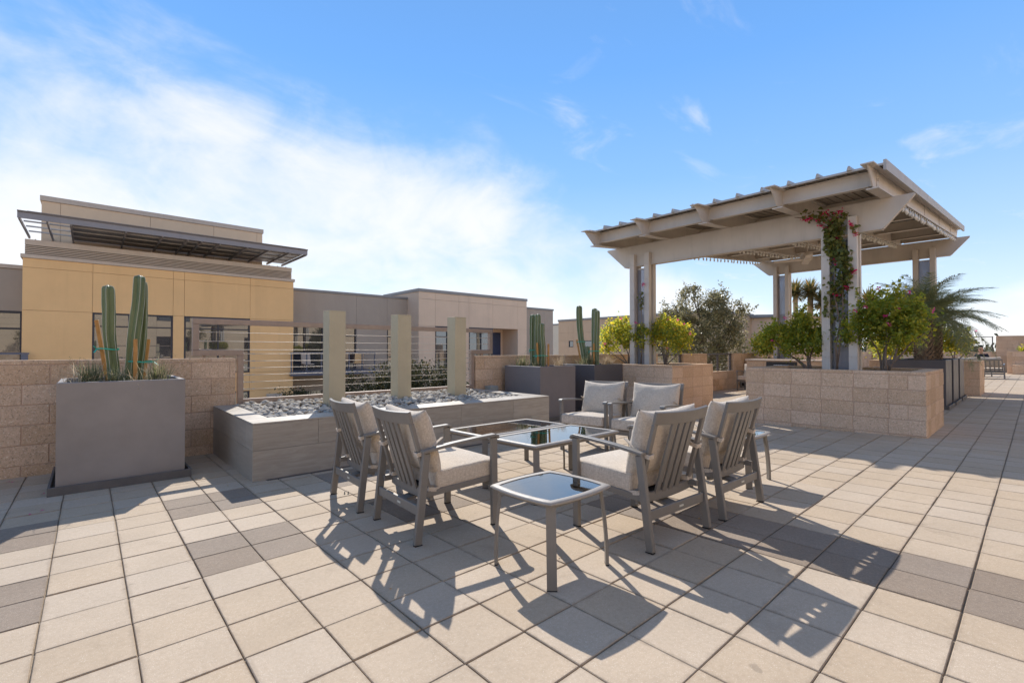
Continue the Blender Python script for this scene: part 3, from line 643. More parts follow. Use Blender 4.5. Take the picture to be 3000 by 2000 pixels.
# utility boxes by the screen end
u = thing('utility_box', 'small pale grey metal box by the screen end next to the dark planter', 'box', (5.42, 6.62, zg(6.6)))
MB().box(0, .17, 0, .16, 0, .62, .004).ob('body', 'utility_grey', u); MB().box(-.006, .176, -.008, -.0005, .30, .61, .003).ob('cover', 'utility_grey', u)
u = thing('utility_box', 'smaller grey box and conduit stub beside the taller utility box', 'box', (5.24, 6.70, zg(6.7))); MB().box(.02, .13, 0, .08, .0, .52, .006).ob('body', 'utility_grey', u); MB().tube([(-.005, .04, 0), (-.005, .04, .50)], .018, 10).ob('conduit', 'utility_grey', u)

# ------------------------------------------------------------------ plants: cactus, grass
def cactus_stem(par, pts, r, ribs=6, ph=0.0, name='stem'):
    pts = [Vector(p) for p in pts]; n = 34; path = []
    for i in range(n + 1):
        s = i / n; k = s * (len(pts) - 1); a = min(int(k), len(pts) - 2); f = k - a
        p0, p1, p2, p3 = pts[max(a - 1, 0)], pts[a], pts[a + 1], pts[min(a + 2, len(pts) - 1)]
        path.append(0.5 * ((2 * p1) + (p2 - p0) * f + (2 * p0 - 5 * p1 + 4 * p2 - p3) * f * f + (3 * p1 - p0 - 3 * p2 + p3) * f ** 3))
    Ltot = (pts[-1] - pts[0]).length; seg = ribs * 8; mb = MB(); vs = []; fs = []; ridge = [[] for _ in range(ribs)]
    for i, p in enumerate(path):
        s = i / n; d = max(0.0, (s * Ltot - (Ltot - 1.15 * r)) / (1.15 * r)); prof = math.sqrt(max(1 - d * d, 0.0)) * (0.88 + 0.12 * min(1, s * 2.0)) * (1 + 0.035 * math.sin(s * 9 + ph * 3)); tw = ph + 0.25 * s
        for k in range(seg):
            a = 2 * math.pi * k / seg; q = abs(math.cos(ribs * a / 2)) ** 1.2; rr = r * prof * (0.62 + 0.38 * q) * (1 + .02 * math.sin(31 * s + 3 * a))
            vs.append((p.x + rr * math.cos(a + tw), p.y + rr * math.sin(a + tw), p.z))
            if k % 8 == 0: ridge[k // 8].append(Vector((p.x + rr * 1.004 * math.cos(a + tw), p.y + rr * 1.004 * math.sin(a + tw), p.z)))
    for i in range(n):
        for k in range(seg): a = i * seg + k; b = i * seg + (k + 1) % seg; fs.append((a, b, b + seg, a + seg))
    fs.append(tuple(range(n * seg, (n + 1) * seg))); o = mb.add(vs, fs).ob(name, 'cactus_skin', par, True)
    sp = MB()
    for R in ridge: sp.tube(R[1:], 0.0008 + r * 0.016, 4)
    # small spines
    for R in ridge:
        for i in range(2, len(R) - 1):
            for _ in range(3):
                b = R[i] + (R[i + 1] - R[i]) * random.random(); d = Vector((random.gauss(0, 1), random.gauss(0, 1), random.gauss(0, .6))).normalized() * r * .17
                w = Vector((0, 0, 1)).cross(d).normalized() * .0009; sp.add([b - w, b + w, b + d], [(0, 1, 2)])
    sp.ob('rib_spines', 'cactus_rib', o); return o
def grass(label, loc, n, h, spread, mat='grass_blade', group=None, width=.004, droop=.5, stalks=0):
    mb = MB()
    for k in range(n + stalks):
        st = k >= n; a = random.uniform(0, 6.28); L = h * random.uniform(.55, 1.1) * (1.5 if st else 1); lean = abs(random.gauss(0, .45)) * spread + .05; w = width * random.uniform(.6, 1.1) * (.45 if st else 1); b = Vector((random.gauss(0, .035), random.gauss(0, .035), 0)) * (h / .22)
        d = Vector((math.cos(a), math.sin(a), 0)); sd = Vector((-d.y, d.x, 0)); S = 5; vs = []
        for i in range(S + 1):
            s = i / S; x = lean * L * (s + droop * s * s * .7); z = L * (s - droop * lean * s * s * .7); ww = w * (1 - s) ** .6 + .0004; p = b + d * x + Vector((0, 0, z)); vs += [p - sd * ww, p + sd * ww]
        mb.add(vs, [(2 * i, 2 * i + 1, 2 * i + 3, 2 * i + 2) for i in range(S)])
        if st:
            for _ in range(7):
                p = vs[-1] + Vector((random.gauss(0, .012), random.gauss(0, .012), -random.uniform(0, .3) * L)); c = .004; mb.add([p + Vector((c, 0, 0)), p + Vector((0, c, 0)), p + Vector((-c, 0, c)), p + Vector((0, -c, -c))], [(0, 1, 2), (0, 2, 3), (0, 3, 1), (1, 3, 2)])
    o = mb.ob('grass_tuft', mat, None, loc=loc); return tag(o, label, 'grass', group)
def stake(label, p, q): return tag(MB().bar(p, q, .030, .028, up=(0.3, 1, 0), b=.0025).ob('wooden_stake', 'wood_stake'), label, 'stake')
def tie(label, c, rx, ry, z, tail=(1, 0)):
    mb = MB(); n = 28; R = [(c[0] + rx * math.cos(2 * math.pi * k / n), c[1] + ry * math.sin(2 * math.pi * k / n), z + .006 * math.sin(4 * math.pi * k / n)) for k in range(n + 1)]
    mb.sweep(R, .0025, .012, up=(0, 0, 1)); e = Vector((c[0] + tail[0] * rx, c[1] + tail[1] * ry, z)); D = Vector((tail[0], tail[1], 0))
    for dz, l in ((.03, .05), (-.035, .045)): mb.bar(e, e + D * l * .7 + Vector((.01, -.01, dz)), .016, .003, b=0)
    return tag(mb.ob('plastic_tie', 'green_tape'), label, 'tie')
def square_planter(label, x0, y0, w, ztop, mat, saucer=True, d=None, group=None):
    d = d or w; zb = zg(y0 + d / 2); t = thing('square_planter', label, 'planter', (x0, y0, zb), group=group); H = ztop - zb; th = .045; z0 = .035
    mb = MB(); O = [(0, 0), (w, 0), (w, d), (0, d)]; I = [(th, th), (w - th, th), (w - th, d - th), (th, d - th)]; b = .006
    rings = [[(x, y, z0) for x, y in O], [(x, y, H - b) for x, y in O], [(min(max(x, b), w - b), min(max(y, b), d - b), H) for x, y in O], [(x, y, H) for x, y in I], [(x, y, H - .12) for x, y in I]]
    vs = [v for r in rings for v in r]; fs = [(i * 4 + k, i * 4 + (k + 1) % 4, (i + 1) * 4 + (k + 1) % 4, (i + 1) * 4 + k) for i in range(4) for k in range(4)] + [(3, 2, 1, 0)]
    mb.add(vs, fs).ob('pot', mat, t)
    if saucer:
        s = .05; sm = MB(); hh = .085
        sm.box(-s, w + s, -s, -s + .02, 0, hh, .003).box(-s, w + s, d + s - .02, d + s, 0, hh, .003).box(-s, -s + .02, -s + .0205, d + s - .0205, 0, hh, .003).box(w + s - .02, w + s, -s + .0205, d + s - .0205, 0, hh, .003).box(-s + .021, w + s - .021, -s + .021, d + s - .021, 0, .03); sm.ob('saucer', 'saucer', t)
    n = 10; sv = [(th + (w - 2 * th) * i / n, th + (d - 2 * th) * j / n, H - .05 + random.uniform(-.012, .012)) for j in range(n + 1) for i in range(n + 1)]
    MB().add(sv, [(j * (n + 1) + i, j * (n + 1) + i + 1, (j + 1) * (n + 1) + i + 1, (j + 1) * (n + 1) + i) for j in range(n) for i in range(n)]).ob('soil', 'soil', t)
    return t
G_PL = 'square fibreglass planters'
square_planter('tall grey square planter in a shallow saucer standing before the parapet wall', -0.207, 5.70, 0.93, 0.868, 'planter_grey', group=G_PL)
square_planter('dark grey square planter with three cactus stems beside the rock planter', 5.838, 5.772, 0.93, 0.868, 'planter_mid', group=G_PL)
square_planter('dark grey square planter touching the block planter corner', 7.34, 5.772, 0.93, 0.868, 'planter_dark', group=G_PL)
for k, (x, lab) in enumerate(((12.6, 'first of three tall dark planters after the big block planter, with a palm'), (13.86, 'middle one of three tall dark planters in a row, with a palm'), (15.1, 'last of three tall dark planters in a row, next to the block planter end'))):
    square_planter(lab, x, 1.215, 0.93, 0.955, 'planter_dark', group=G_PL)
# cactus in the tall grey planter
c = thing('cactus', 'single columnar cactus tied to one stake in the tall grey planter', 'cactus', (0, 0, 0))
cactus_stem(c, [(.20, 6.2, .78), (.185, 6.2, 1.0), (.155, 6.2, 1.3), (.150, 6.2, 1.55), (.142, 6.2, 1.805)], .055, 5, .3)
c = thing('cactus', 'taller leaning cactus with two stems tied between two stakes in the grey planter', 'cactus', (0, 0, 0))
cactus_stem(c, [(.315, 6.17, .78), (.322, 6.17, 1.0), (.345, 6.17, 1.35), (.372, 6.18, 1.65), (.380, 6.18, 1.928)], .055, 5, .9)
cactus_stem(c, [(.375, 6.26, .78), (.392, 6.26, 1.0), (.414, 6.26, 1.3), (.418, 6.25, 1.6), (.414, 6.24, 1.88)], .045, 5, .2)
stake('wooden stake leaning on the single cactus', (.15, 6.27, .8), (.055, 6.27, 1.455)); stake('wooden stake standing in front of the two stemmed cactus', (.35, 6.06, .8), (.35, 6.06, 1.265)); stake('wooden stake behind the right side of the two stemmed cactus', (.43, 6.33, .8), (.478, 6.36, 1.27))
tie('green plastic tie round the single cactus and its stake', (.145, 6.225), .085, .085, 1.165, (-1, -.2)); tie('green plastic tie round the two stemmed cactus and both stakes', (.395, 6.2), .105, .155, 1.035, (1, -.4))
GG = 'grass tufts in the cactus planters'
grass('green grass tuft left of the single cactus in the tall grey planter', (.01, 5.98, .82), 190, .24, .9, group=GG, stalks=5)
grass('green grass tuft at the right end of the tall grey planter', (.52, 5.98, .82), 170, .24, .85, group=GG, stalks=4)
grass('pale drooping grass tuft between the cactus stems of the tall grey planter', (.22, 6.02, .82), 120, .22, 1.7, group=GG, width=.0035, droop=.8)
grass('dry straw grass strands hanging over the left rim of the tall grey planter', (-.08, 5.85, .83), 16, .26, 2.0, 'grass_dry', group=GG, width=.0028, droop=.9, stalks=2)
grass('dry straw strands at the foot of the two stemmed cactus', (.36, 5.88, .83), 14, .24, 1.9, 'grass_dry', group=GG, width=.0028, droop=.8)
# cactus in the middle dark planter
c = thing('cactus', 'three stemmed cactus in the dark planter beside the rock planter', 'cactus', (0, 0, 0))
for p, r, ph in (([(6.30, 6.41, .78), (6.30, 6.42, 1.2), (6.30, 6.425, 1.5), (6.30, 6.42, 1.838)], .062, .2), ([(6.30, 6.29, .78), (6.30, 6.285, 1.3), (6.30, 6.29, 1.838)], .062, .6), ([(6.33, 6.18, .78), (6.33, 6.185, 1.2), (6.32, 6.205, 1.45), (6.32, 6.21, 1.66)], .052, .1)): cactus_stem(c, p, r, 6, ph)
stake('wooden stake in front of the three stemmed cactus', (6.20, 6.18, .8), (6.20, 6.215, 1.29)); stake('wooden stake at the right side of the three stemmed cactus', (6.36, 6.08, .8), (6.36, 6.075, 1.27)); tie('green plastic tie round the three stemmed cactus', (6.29, 6.21), .11, .17, 1.05, (-1, 0)); tie('thin green tie higher on the three stemmed cactus', (6.30, 6.42), .075, .075, 1.15, (-.8, .4))
grass('grass tuft left of the three stemmed cactus', (6.02, 6.42, .82), 150, .26, .8, group=GG, stalks=5); grass('dry twiggy grass right of the three stemmed cactus', (6.55, 5.98, .82), 130, .27, 1.1, 'grass_dry', group=GG, width=.0022, droop=.2); grass('short grass tuft at the foot of the three stemmed cactus', (6.13, 6.15, .82), 90, .15, .9, group=GG)
# cactus in the dark planter by the block planter
c = thing('cactus', 'lone leaning cactus column in the planter touching the block planter', 'cactus', (0, 0, 0)); cactus_stem(c, [(7.8, 6.36, .78), (7.8, 6.42, 1.1), (7.8, 6.50, 1.45), (7.8, 6.535, 1.8), (7.8, 6.54, 2.108)], .068, 6, .4)
c = thing('cactus', 'pair of tall cactus stems with a short pup in the planter touching the block planter', 'cactus', (0, 0, 0))
for p, r, ph in (([(7.8, 6.13, .78), (7.8, 6.135, 1.3), (7.8, 6.125, 2.025)], .062, .2), ([(7.78, 6.06, .78), (7.78, 6.07, 1.3), (7.78, 6.05, 1.98)], .062, .7), ([(7.76, 6.27, .78), (7.76, 6.27, 1.0), (7.76, 6.275, 1.24)], .042, .1)): cactus_stem(c, p, r, 6, ph)
stake('thin wooden stake leaning on the lone cactus column', (7.74, 6.42, .8), (7.74, 6.56, 1.38)); stake('wooden stake at the pair of tall cactus stems', (7.68, 6.06, .8), (7.68, 6.06, 1.29)); tie('green tie high on the lone cactus column', (7.79, 6.48), .085, .095, 1.33, (-.3, 1)); tie('green tie round the pair of tall cactus stems', (7.76, 6.10), .11, .13, 1.13, (-.8, .5))
grass('grass tuft at the foot of the cactus pair with the short pup', (7.60, 6.10, .82), 170, .26, .9, group=GG); grass('brownish grass tuft in the planter corner next to the block planter', (8.02, 5.98, .82), 170, .27, 1.0, 'grass_dry', group=GG, width=.003); grass('small grass tuft at the foot of the lone cactus column', (7.62, 6.3, .82), 90, .20, .9, group=GG)

# ------------------------------------------------------------------ furniture
def pillow_mesh(name, W_, H_, D_, p=2.6, ex=.42, ear=.05, wr=.004, n=22, seed=0, crown=1.0):
    rs = random.Random(seed); ph = [rs.uniform(0, 6) for _ in range(8)]; vs = []; fs = []
    us = [math.sin(math.pi / 2 * (2 * i / n - 1)) * .55 + (2 * i / n - 1) * .45 for i in range(n + 1)]
    for side in (1, -1):
        for j in range(n + 1):
            for i in range(n + 1):
                u, v = us[i], us[j]; t = ((1 - abs(u) ** p) * (1 - abs(v) ** p)); t = max(t, 0) ** ex
                x = W_ / 2 * u * (1 - ear * (1 - v * v)); y = H_ / 2 * v * (1 - ear * (3.0 if v > 0 else .8) * (1 - u * u))
                edge = max(abs(u), abs(v)); w = wr * (math.sin(9 * u + 5 * v + ph[0]) * .5 + math.sin(17 * u - 7 * v + ph[1]) * .35 + math.sin(5 * u + 21 * v + ph[2]) * .3 + math.sin(40 * (u if abs(v) > abs(u) else v) + ph[3]) * .55 * edge ** 6) * (1 - edge ** 14)
                z = side * (D_ / 2 * t * (crown if side > 0 else 1)) + side * w * min(1, t * 3)
                if t <= 1e-6: z = 0
                vs.append((x, y, z))
    N = (n + 1) ** 2
    for j in range(n):
        for i in range(n): a = j * (n + 1) + i; fs.append((a, a + 1, a + n + 2, a + n + 1)); fs.append((N + a, N + a + n + 1, N + a + n + 2, N + a + 1))
    me = bpy.data.meshes.new(name); me.from_pydata(vs, [], fs); bm = bmesh.new(); bm.from_mesh(me); bmesh.ops.remove_doubles(bm, verts=bm.verts, dist=1e-5); bmesh.ops.recalc_face_normals(bm, faces=bm.faces); bm.to_mesh(me); bm.free()
    me.materials.append(MATS['fabric']); me.polygons.foreach_set('use_smooth', [True] * len(me.polygons)); return me
def seat_mesh(name, W_, H_, D_, seed=0):
    bm = bmesh.new(); bmesh.ops.create_cube(bm, size=1.0)
    for v in bm.verts: v.co = Vector((v.co.x * W_, v.co.y * H_, v.co.z * D_))
    bmesh.ops.bevel(bm, geom=list(bm.edges), offset=.022, segments=4, profile=.6, affect='EDGES')
    bmesh.ops.subdivide_edges(bm, edges=[e for e in bm.edges if e.calc_length() > .2], cuts=9, use_grid_fill=True)
    rs = random.Random(seed); a = rs.uniform(0, 6)
    for v in bm.verts:
        u, w = v.co.x / (W_ / 2), v.co.y / (H_ / 2); k = max(0, (1 - u * u)) * max(0, (1 - w * w)); v.co.z += (.016 if v.co.z > 0 else -.004) * k + .0018 * math.sin(11 * u + a) * math.sin(9 * w + 1); v.co.x *= 1 + .012 * (1 - w * w) ; v.co.y *= 1 + .010 * (1 - u * u)
    me = bpy.data.meshes.new(name); bm.to_mesh(me); bm.free(); me.materials.append(MATS['fabric']); me.polygons.foreach_set('use_smooth', [True] * len(me.polygons)); return me
def strap(par, c, wx, wy, h=.03, rot=0.0, lean=None):
    pts = [(-.5, -.5), (.5, -.5), (.62, 0), (.5, .5), (-.5, .5), (-.58, 0)]; mb = MB(); n = len(pts); vs = []
    for z in (-h / 2, h / 2):
        for s in (1.0, 1.12): vs += [(wx * p * s, wy * q_ * s, z) for p, q_ in pts]
    fs = []
    for k in range(n):
        a, b = k, (k + 1) % n
        fs += [(n + a, n + b, 3 * n + b, 3 * n + a), (b, a, 2 * n + a, 2 * n + b), (a, b, n + b, n + a), (2 * n + b, 2 * n + a, 3 * n + a, 3 * n + b)]
    o = mb.add(vs, fs).ob('strap', 'fabric', par); o.location = c; o.rotation_euler = (lean if lean is not None else rad(14), rot, random.uniform(-.15, .15)); return o
FM = 'furniture_metal'
def build_seat(name, label, cat, width=.655, loc=(0, 0, 0), rotz=0.0, group=None, ncush=1, seed=0):
    t = thing(name, label, cat, loc, rotz, group, tilt=True); hw = width / 2; lx = hw - .016; dz = .62
    for s in (-1, 1):
        MB().box(s * lx - .0155, s * lx + .0155, .259, .308, 0.006, .597, .004).ob('front_leg', FM, t); MB().bar((s * lx, -.305, .006), (s * lx, -.238, .556), .031, .050, up=(0, 1, 0), b=.004).ob('rear_leg', FM, t)
        a = [(s * lx, .316, .588), (s * lx, .306, .606), (s * lx, .286, .612), (s * lx, .15, .606), (s * lx, -.05, .592), (s * lx, -.18, .578), (s * lx, -.268, .566)]
        o = MB().sweep(a, .052, .019, up=(0, 0, 1)).ob('arm', FM, t); bv = o.modifiers.new('b', 'BEVEL'); bv.width = .004; bv.segments = 2; bv.limit_method = 'ANGLE'
        for y in (.283, -.300): MB().box(s * lx - .014, s * lx + .014, y - .025, y + .025, 0.0, .0055).ob('foot_pad', 'rubber', t)
        MB().bar((s * (lx - .03), .28, .318), (s * (lx - .03), -.26, .292), .028, .038, up=(0, 0, 1)).ob('seat_rail', FM, t)
    rs = MB().box(-lx + .016, lx - .016, -.292, -.272, .175, .235, .003).ob('rear_stretcher', FM, t); MB().box(.01, .055, -.2945, -.2922, .198, .210).ob('maker_plate', 'plaque', rs)
    MB().box(-lx + .016, lx - .016, .262, .285, .262, .318, .003).ob('front_apron', FM, t); MB().bar((0, -.271, .205), (0, .261, .285), .09, .02).ob('centre_bar', FM, t)
    MB().box(-lx + .046, lx - .046, -.20, .20, .292, .300).ob('seat_deck', 'rubber', t)
    # back frame, leaning
    bt, bb = Vector((0, -.338, .818)), Vector((0, -.182, .262)); ax = (bt - bb).normalized(); bw = hw - .044
    def bp(x, s, off=0.0): p = bb + (bt - bb) * s; nrm = Vector((0, -ax.z, ax.y)); return Vector((x, p.y, p.z)) + nrm * off
    def bow(x): return .030 * (1 - (x / bw) ** 2)
    rail = MB()
    for sA, sB in ((.865, 1.0),):
        n = 14; vs = []; fs = []
        for i in range(n + 1):
            x = -bw + 2 * bw * i / n
            for s_, o_ in ((sA, -.011), (sB, -.011), (sB, .011), (sA, .011)): vs.append(bp(x, s_, o_ + bow(x)))
        for i in range(n):
            for k in range(4): a = i * 4 + k; b = i * 4 + (k + 1) % 4; fs.append((a, b, b + 4, a + 4))
        fs += [(3, 2, 1, 0), (n * 4, n * 4 + 1, n * 4 + 2, n * 4 + 3)]; rail.add(vs, fs)
    bmx = rail.ob('top_rail', FM, t); bv = bmx.modifiers.new('b', 'BEVEL'); bv.width = .003; bv.segments = 1; bv.limit_method = 'ANGLE'
    n = 12; lo = MB(); lo.sweep([bp(-bw + 2 * bw * i / n, .03, bow(-bw + 2 * bw * i / n) * .6) for i in range(n + 1)], .022, .055, up=(0, 0, 1)); lo.ob('bottom_rail', FM, t)
    for s in (-1, 1): MB().bar(bp(s * (bw - .017), .0), bp(s * (bw - .017), .865), .034, .024, up=(0, 1, 0), b=.003).ob('side_bar', FM, t)
    groups = [0.0] if ncush == 1 else [(-.5 + (k + .5) / ncush) * 2 * bw for k in range(ncush)]
    ns = 4 if ncush == 1 else 5 * ncush
    xs = [(-.105 + .07 * k) for k in range(4)] if ncush == 1 else [(-1 + 2 * (k + .5) / ns) * (bw - .05) for k in range(ns)]
    for x in xs:
        pts = [bp(x, .05 + .82 * i / 6, bow(x) * (.6 + .4 * i / 6)) for i in range(7)]; MB().sweep(pts, .044, .013, up=(0, 1, 0)).ob('slat', FM, t)
    # cushions
    cw = (2 * lx - .042) / ncush
    for k in range(ncush):
        cx = -(lx - .02) + cw * (k + .5)
        so = link('seat_cushion', seat_mesh('seat_cushion', cw - .006, .485, .115, seed + k), t, (cx, .092, .378), (rad(2.0), 0, 0))
        hw_, hd_ = (cw - .006) / 2 - .004, .485 / 2 - .004; pip = MB()
        for zz_ in (.049, -.049):
            ring_ = [(-hw_ + .014, -hd_), (hw_ - .014, -hd_), (hw_, -hd_ + .014), (hw_, hd_ - .014), (hw_ - .014, hd_), (-hw_ + .014, hd_), (-hw_, hd_ - .014), (-hw_, -hd_ + .014), (-hw_ + .014, -hd_)]; pip.tube([(x_, y_, zz_) for x_, y_ in ring_], .0045, 6)
        pip.ob('piping', 'fabric', so, True)
        po = link('back_cushion', pillow_mesh('back_cushion', min(cw - .0, .60), .435, .175, seed=seed * 3 + k), t, (cx, -.180, .615 + (.085 if ncush > 1 else 0)), (rad(105), 0, 0))
        po.rotation_euler = (rad(90 + 15), 0, random.gauss(0, .02))
        for s in (-1, 1):
            x_ = s * (bw - .017) if ncush == 1 else cx + s * (cw / 2 - .03)
            for f in (.52, .09):
                p = bp(x_, f, -.022)
                if f > .3: q2 = Vector((x_ * .97, p.y + .15, p.z + .075)); MB().sweep([p + Vector((0, .01, 0)), p.lerp(q2, .5) + Vector((x_ / abs(x_) * .012, 0, -.004)), q2], .004, .026, up=(1, 0, 0)).ob('strap', 'fabric', t)
                strap(t, p, .046, .085 if f > .3 else .07, .026, lean=rad(14 if f > .3 else -8))
    return t
GC = 'patio chairs round the glass tables'
def chair(label, cx, cy, heading, seed):   # heading: direction the chair faces
    return build_seat('patio_chair', label, 'chair', loc=(cx, cy, zg(cy)), rotz=heading - math.pi / 2, group=GC, seed=seed)
chair('patio chair seen from behind standing next to the stone clad rock planter', 1.845, 3.69, rad(-4.0), 1)
chair('patio chair seen from behind between the rock planter chair and the near side table', 1.83, 2.845, rad(-3.2), 2)
chair('patio chair seen from behind directly right of the near side table', 2.775, 1.80, rad(90 - 3.4), 3)
chair('patio chair seen from behind with a small side table at its far side', 3.605, 1.765, rad(90 - 1.2), 4)
chair('patio chair facing the glass tables in front of the dark cactus planters', 4.70, 3.675, rad(180 + 7.0), 5)
chair('patio chair facing the glass tables in front of the block planter corner', 4.72, 2.945, rad(180 + 6.2), 6)

def bowed_rect(w, d, bow, n=10, rc=.0):
    P = []
    for (ax, ay), (bx, by), nx, ny in (((-1, -1), (1, -1), 0, -1), ((1, -1), (1, 1), 1, 0), ((1, 1), (-1, 1), 0, 1), ((-1, 1), (-1, -1), -1, 0)):
        for i in range(n):
            s = i / n; b = bow * 4 * s * (1 - s); P.append(((ax + (bx - ax) * s) * w / 2 + nx * b, (ay + (by - ay) * s) * d / 2 + ny * b))
    return P
def table(name, label, cx, cy, w, d, h, bow, group, rim=.045, th=.026, legsplay=.0):
    t = thing(name, label, 'table', (cx, cy, zg(cy)), 0, group, tilt=True); O = bowed_rect(w, d, bow); I = bowed_rect(w - 2 * rim, d - 2 * rim, bow * .9); n = len(O); b = .006
    inset = lambda P, e: [(x * (1 - e / max(w / 2, .01)), y * (1 - e / max(d / 2, .01))) for x, y in P]
    rings = [[(x, y, h - th) for x, y in inset(O, .012)], [(x, y, h - th * .55) for x, y in O], [(x, y, h - b) for x, y in inset(O, .001)], [(x, y, h) for x, y in inset(O, .008)], [(x, y, h - .001) for x, y in I], [(x, y, h - .010) for x, y in I], [(x, y, h - th) for x, y in I]]
    vs = [v for r in rings for v in r]; R = len(rings); fs = [(i * n + k, i * n + (k + 1) % n, ((i + 1) % R) * n + (k + 1) % n, ((i + 1) % R) * n + k) for i in range(R) for k in range(n)]
    o = MB().add(vs, fs).ob('top_frame', 'table_metal', t); smooth_by_angle(o, 50)
    g = [(x * 1.006, y * 1.006) for x, y in I]; MB().prism(g, 'z', h - .0095, h - .0045).ob('glass_top', 'table_glass', t)
    for sx in (-1, 1):
        for sy in (-1, 1):
            px, py = sx * (w / 2 - .022), sy * (d / 2 - .022); dg = Vector((sx, sy, 0)).normalized(); L = MB(); pts = []
            for i in range(9):
                s = i / 8; off = -.030 * (1 - s) ** 1.6 * (1 if legsplay else .6) + .004 * math.sin(math.pi * s); pts.append(Vector((px, py, 0)) + dg * off + Vector((0, 0, (h - th - .0005) * (1 - s) + .006 * s)))
            L.sweep(pts, .050, .017, up=tuple(dg)); L.ob('leg', FM, t)
            e = pts[-1]; a = math.atan2(dg.y, dg.x); f = MB().cbox((0, 0, .003), (.009, .026, .003)).ob('foot_pad', 'rubber', t); f.location = (e.x, e.y, 0); f.rotation_euler = (0, 0, a)
    ap = MB(); e = .055
    for x0, x1, y0, y1 in ((-w / 2 + e, w / 2 - e, -d / 2 + .022, -d / 2 + .034), (-w / 2 + e, w / 2 - e, d / 2 - .034, d / 2 - .022), (-w / 2 + .022, -w / 2 + .034, -d / 2 + e, d / 2 - e), (w / 2 - .034, w / 2 - .022, -d / 2 + e, d / 2 - e)): ap.box(x0, x1, y0, y1, h - th - .018, h - th - .0005)
    ap.ob('under_rail', FM, t)
    return t
table('coffee_table', 'dark glass coffee table next to the rock planter', 3.115, 3.525, 1.075, .60, .458, .006, 'two glass coffee tables')
table('coffee_table', 'dark glass coffee table with sky reflected in it, between the four chair backs', 3.12, 2.885, 1.085, .60, .458, .006, 'two glass coffee tables')
table('side_table', 'small square glass side table in the open between two chair backs', 1.925, 1.818, .485, .47, .437, .024, 'square side tables', rim=.036, th=.022, legsplay=.01)
table('side_table', 'small square glass side table hidden behind the last chair back', 4.43, 1.87, .485, .47, .437, .024, 'square side tables', rim=.036, th=.022, legsplay=.01)
# seats at the far end and under the pergola
build_seat('loveseat', 'two seat patio sofa seen from behind at the far end of the terrace', 'sofa', 1.45, (27.82, 1.62, zg(1.62)), rad(-90), None, 2, 21)
build_seat('patio_chair', 'patio chair carrying the seated person', 'chair', .66, (29.9, 1.78, zg(1.8)), rad(160) - math.pi / 2, None, 1, 31)
build_seat('patio_chair', 'patio chair half hidden behind the big block planter by the utility box', 'chair', .66, (15.6, 6.05, zg(6.0)), rad(180) - math.pi / 2, None, 1, 33)
build_seat('patio_chair', 'patio chair under the pergola behind the bougainvillea trunks', 'chair', .66, (13.4, 2.75, zg(2.75)), rad(90) - math.pi / 2, None, 1, 34)
# counter with grill under the pergola
g = thing('grill_counter', 'block counter with a built in grill under the pergola', 'grill', (14.6, 3.3, zg(4.5) - .04))
MB().box(.007, .743, .007, 2.493, 0, .95).ob('mortar', 'mortar', g); run_blocks(g, 'y', 0, 2.5, 0, .96, 0, 0, thick=.19)
MB().box(-.03, .78, -.03, 2.53, .961, 1.0, .004).ob('worktop', 'trim_taupe', g); MB().box(-.012, .0, 1.15, 1.95, .62, .94, .004).ob('grill_door', 'grill_dark', g)
MB().tube([(-.013, 1.35, .845), (-.045, 1.37, .85), (-.045, 1.73, .85), (-.013, 1.75, .845)], .011, 8).ob('handle', 'stainless', g)
u = thing('outlet_box', 'grey utility box at the foot of the parapet under the pergola', 'box', (16.62, PY - .22, zg(6.7))); MB().box(0, .30, 0, .2, 0, .32, .01).ob('body', 'utility_grey', u); MB().box(-.004, .0, .05, .15, .06, .16).ob('cover', 'rubber', u)

# ------------------------------------------------------------------ pergola
SP = 'steel_paint'; YC = 3.99; RS = 0.0873
per = thing('pergola', 'large tan steel pergola with sloping metal roof on four columns', 'pergola', (0, 0, 0))
def rz(x): return 3.705 + RS * (x - 7.87)          # top of rafters
def column(cx0, cy, zt, glass=True):
    zb = .78; c = bpy.data.objects.new('column', None); COL.objects.link(c); c.parent = per; c.location = (cx0, cy, 0)
    def ch(x0, x1, y0, y1, n='post'): return MB().box(x0, x1, y0, y1, zb, zt, .004).ob(n, SP, c)
    for s in (-1, 1):
        a, b = (s * .245, s * .125) if s > 0 else (s * .245, s * .125); y0, y1 = min(a, b), max(a, b)
        for x0, x1 in ((0, .10), (.185, .285)): ch(x0, x1, y0, y1)
        MB().box(.101, .184, y0 + .045, y1 - .045, zb, zt - .3).ob('web', 'steel_paint_dull', c)
        for z in np.arange(1.05, zt - .1, .33):
            for yy_ in (y0 + .03, y1 - .03): MB().tube([(-.012, yy_, z), (.001, yy_, z)], .012, 8).ob('bolt', SP, c)
    MB().box(.138, .146, -.124, .124, zb, zt - .34).ob('glass_panel', 'panel_glass', c)
    MB().box(.130, .154, -.1245, .1245, zt - .34, zt - .31).ob('panel_rail', SP, c)
    return c
BX = 9.10
for bx, bz in ((BX, 3.03), (17.68, 3.775)):
    for cy in (YC + 1.855, YC - 1.855): column(bx - .10, cy, bz + .25)
    poly = [(YC + 2.30, bz), (YC - 2.42, bz), (YC - 2.79, bz + .435), (YC - 2.79, bz + .465), (YC + 2.78, bz + .465), (YC + 2.78, bz + .435)]
    MB().prism(poly, 'x', bx + .005, bx + .08).ob('beam', SP, per)
    MB().box(bx - .035, bx + .12, YC - 2.40, YC + 2.28, bz - .012, bz - .0005).ob('beam_flange', SP, per)
RY = [YC + 1.2305 * k for k in (2, 1, 0, -1, -2)]; xe = 18.75
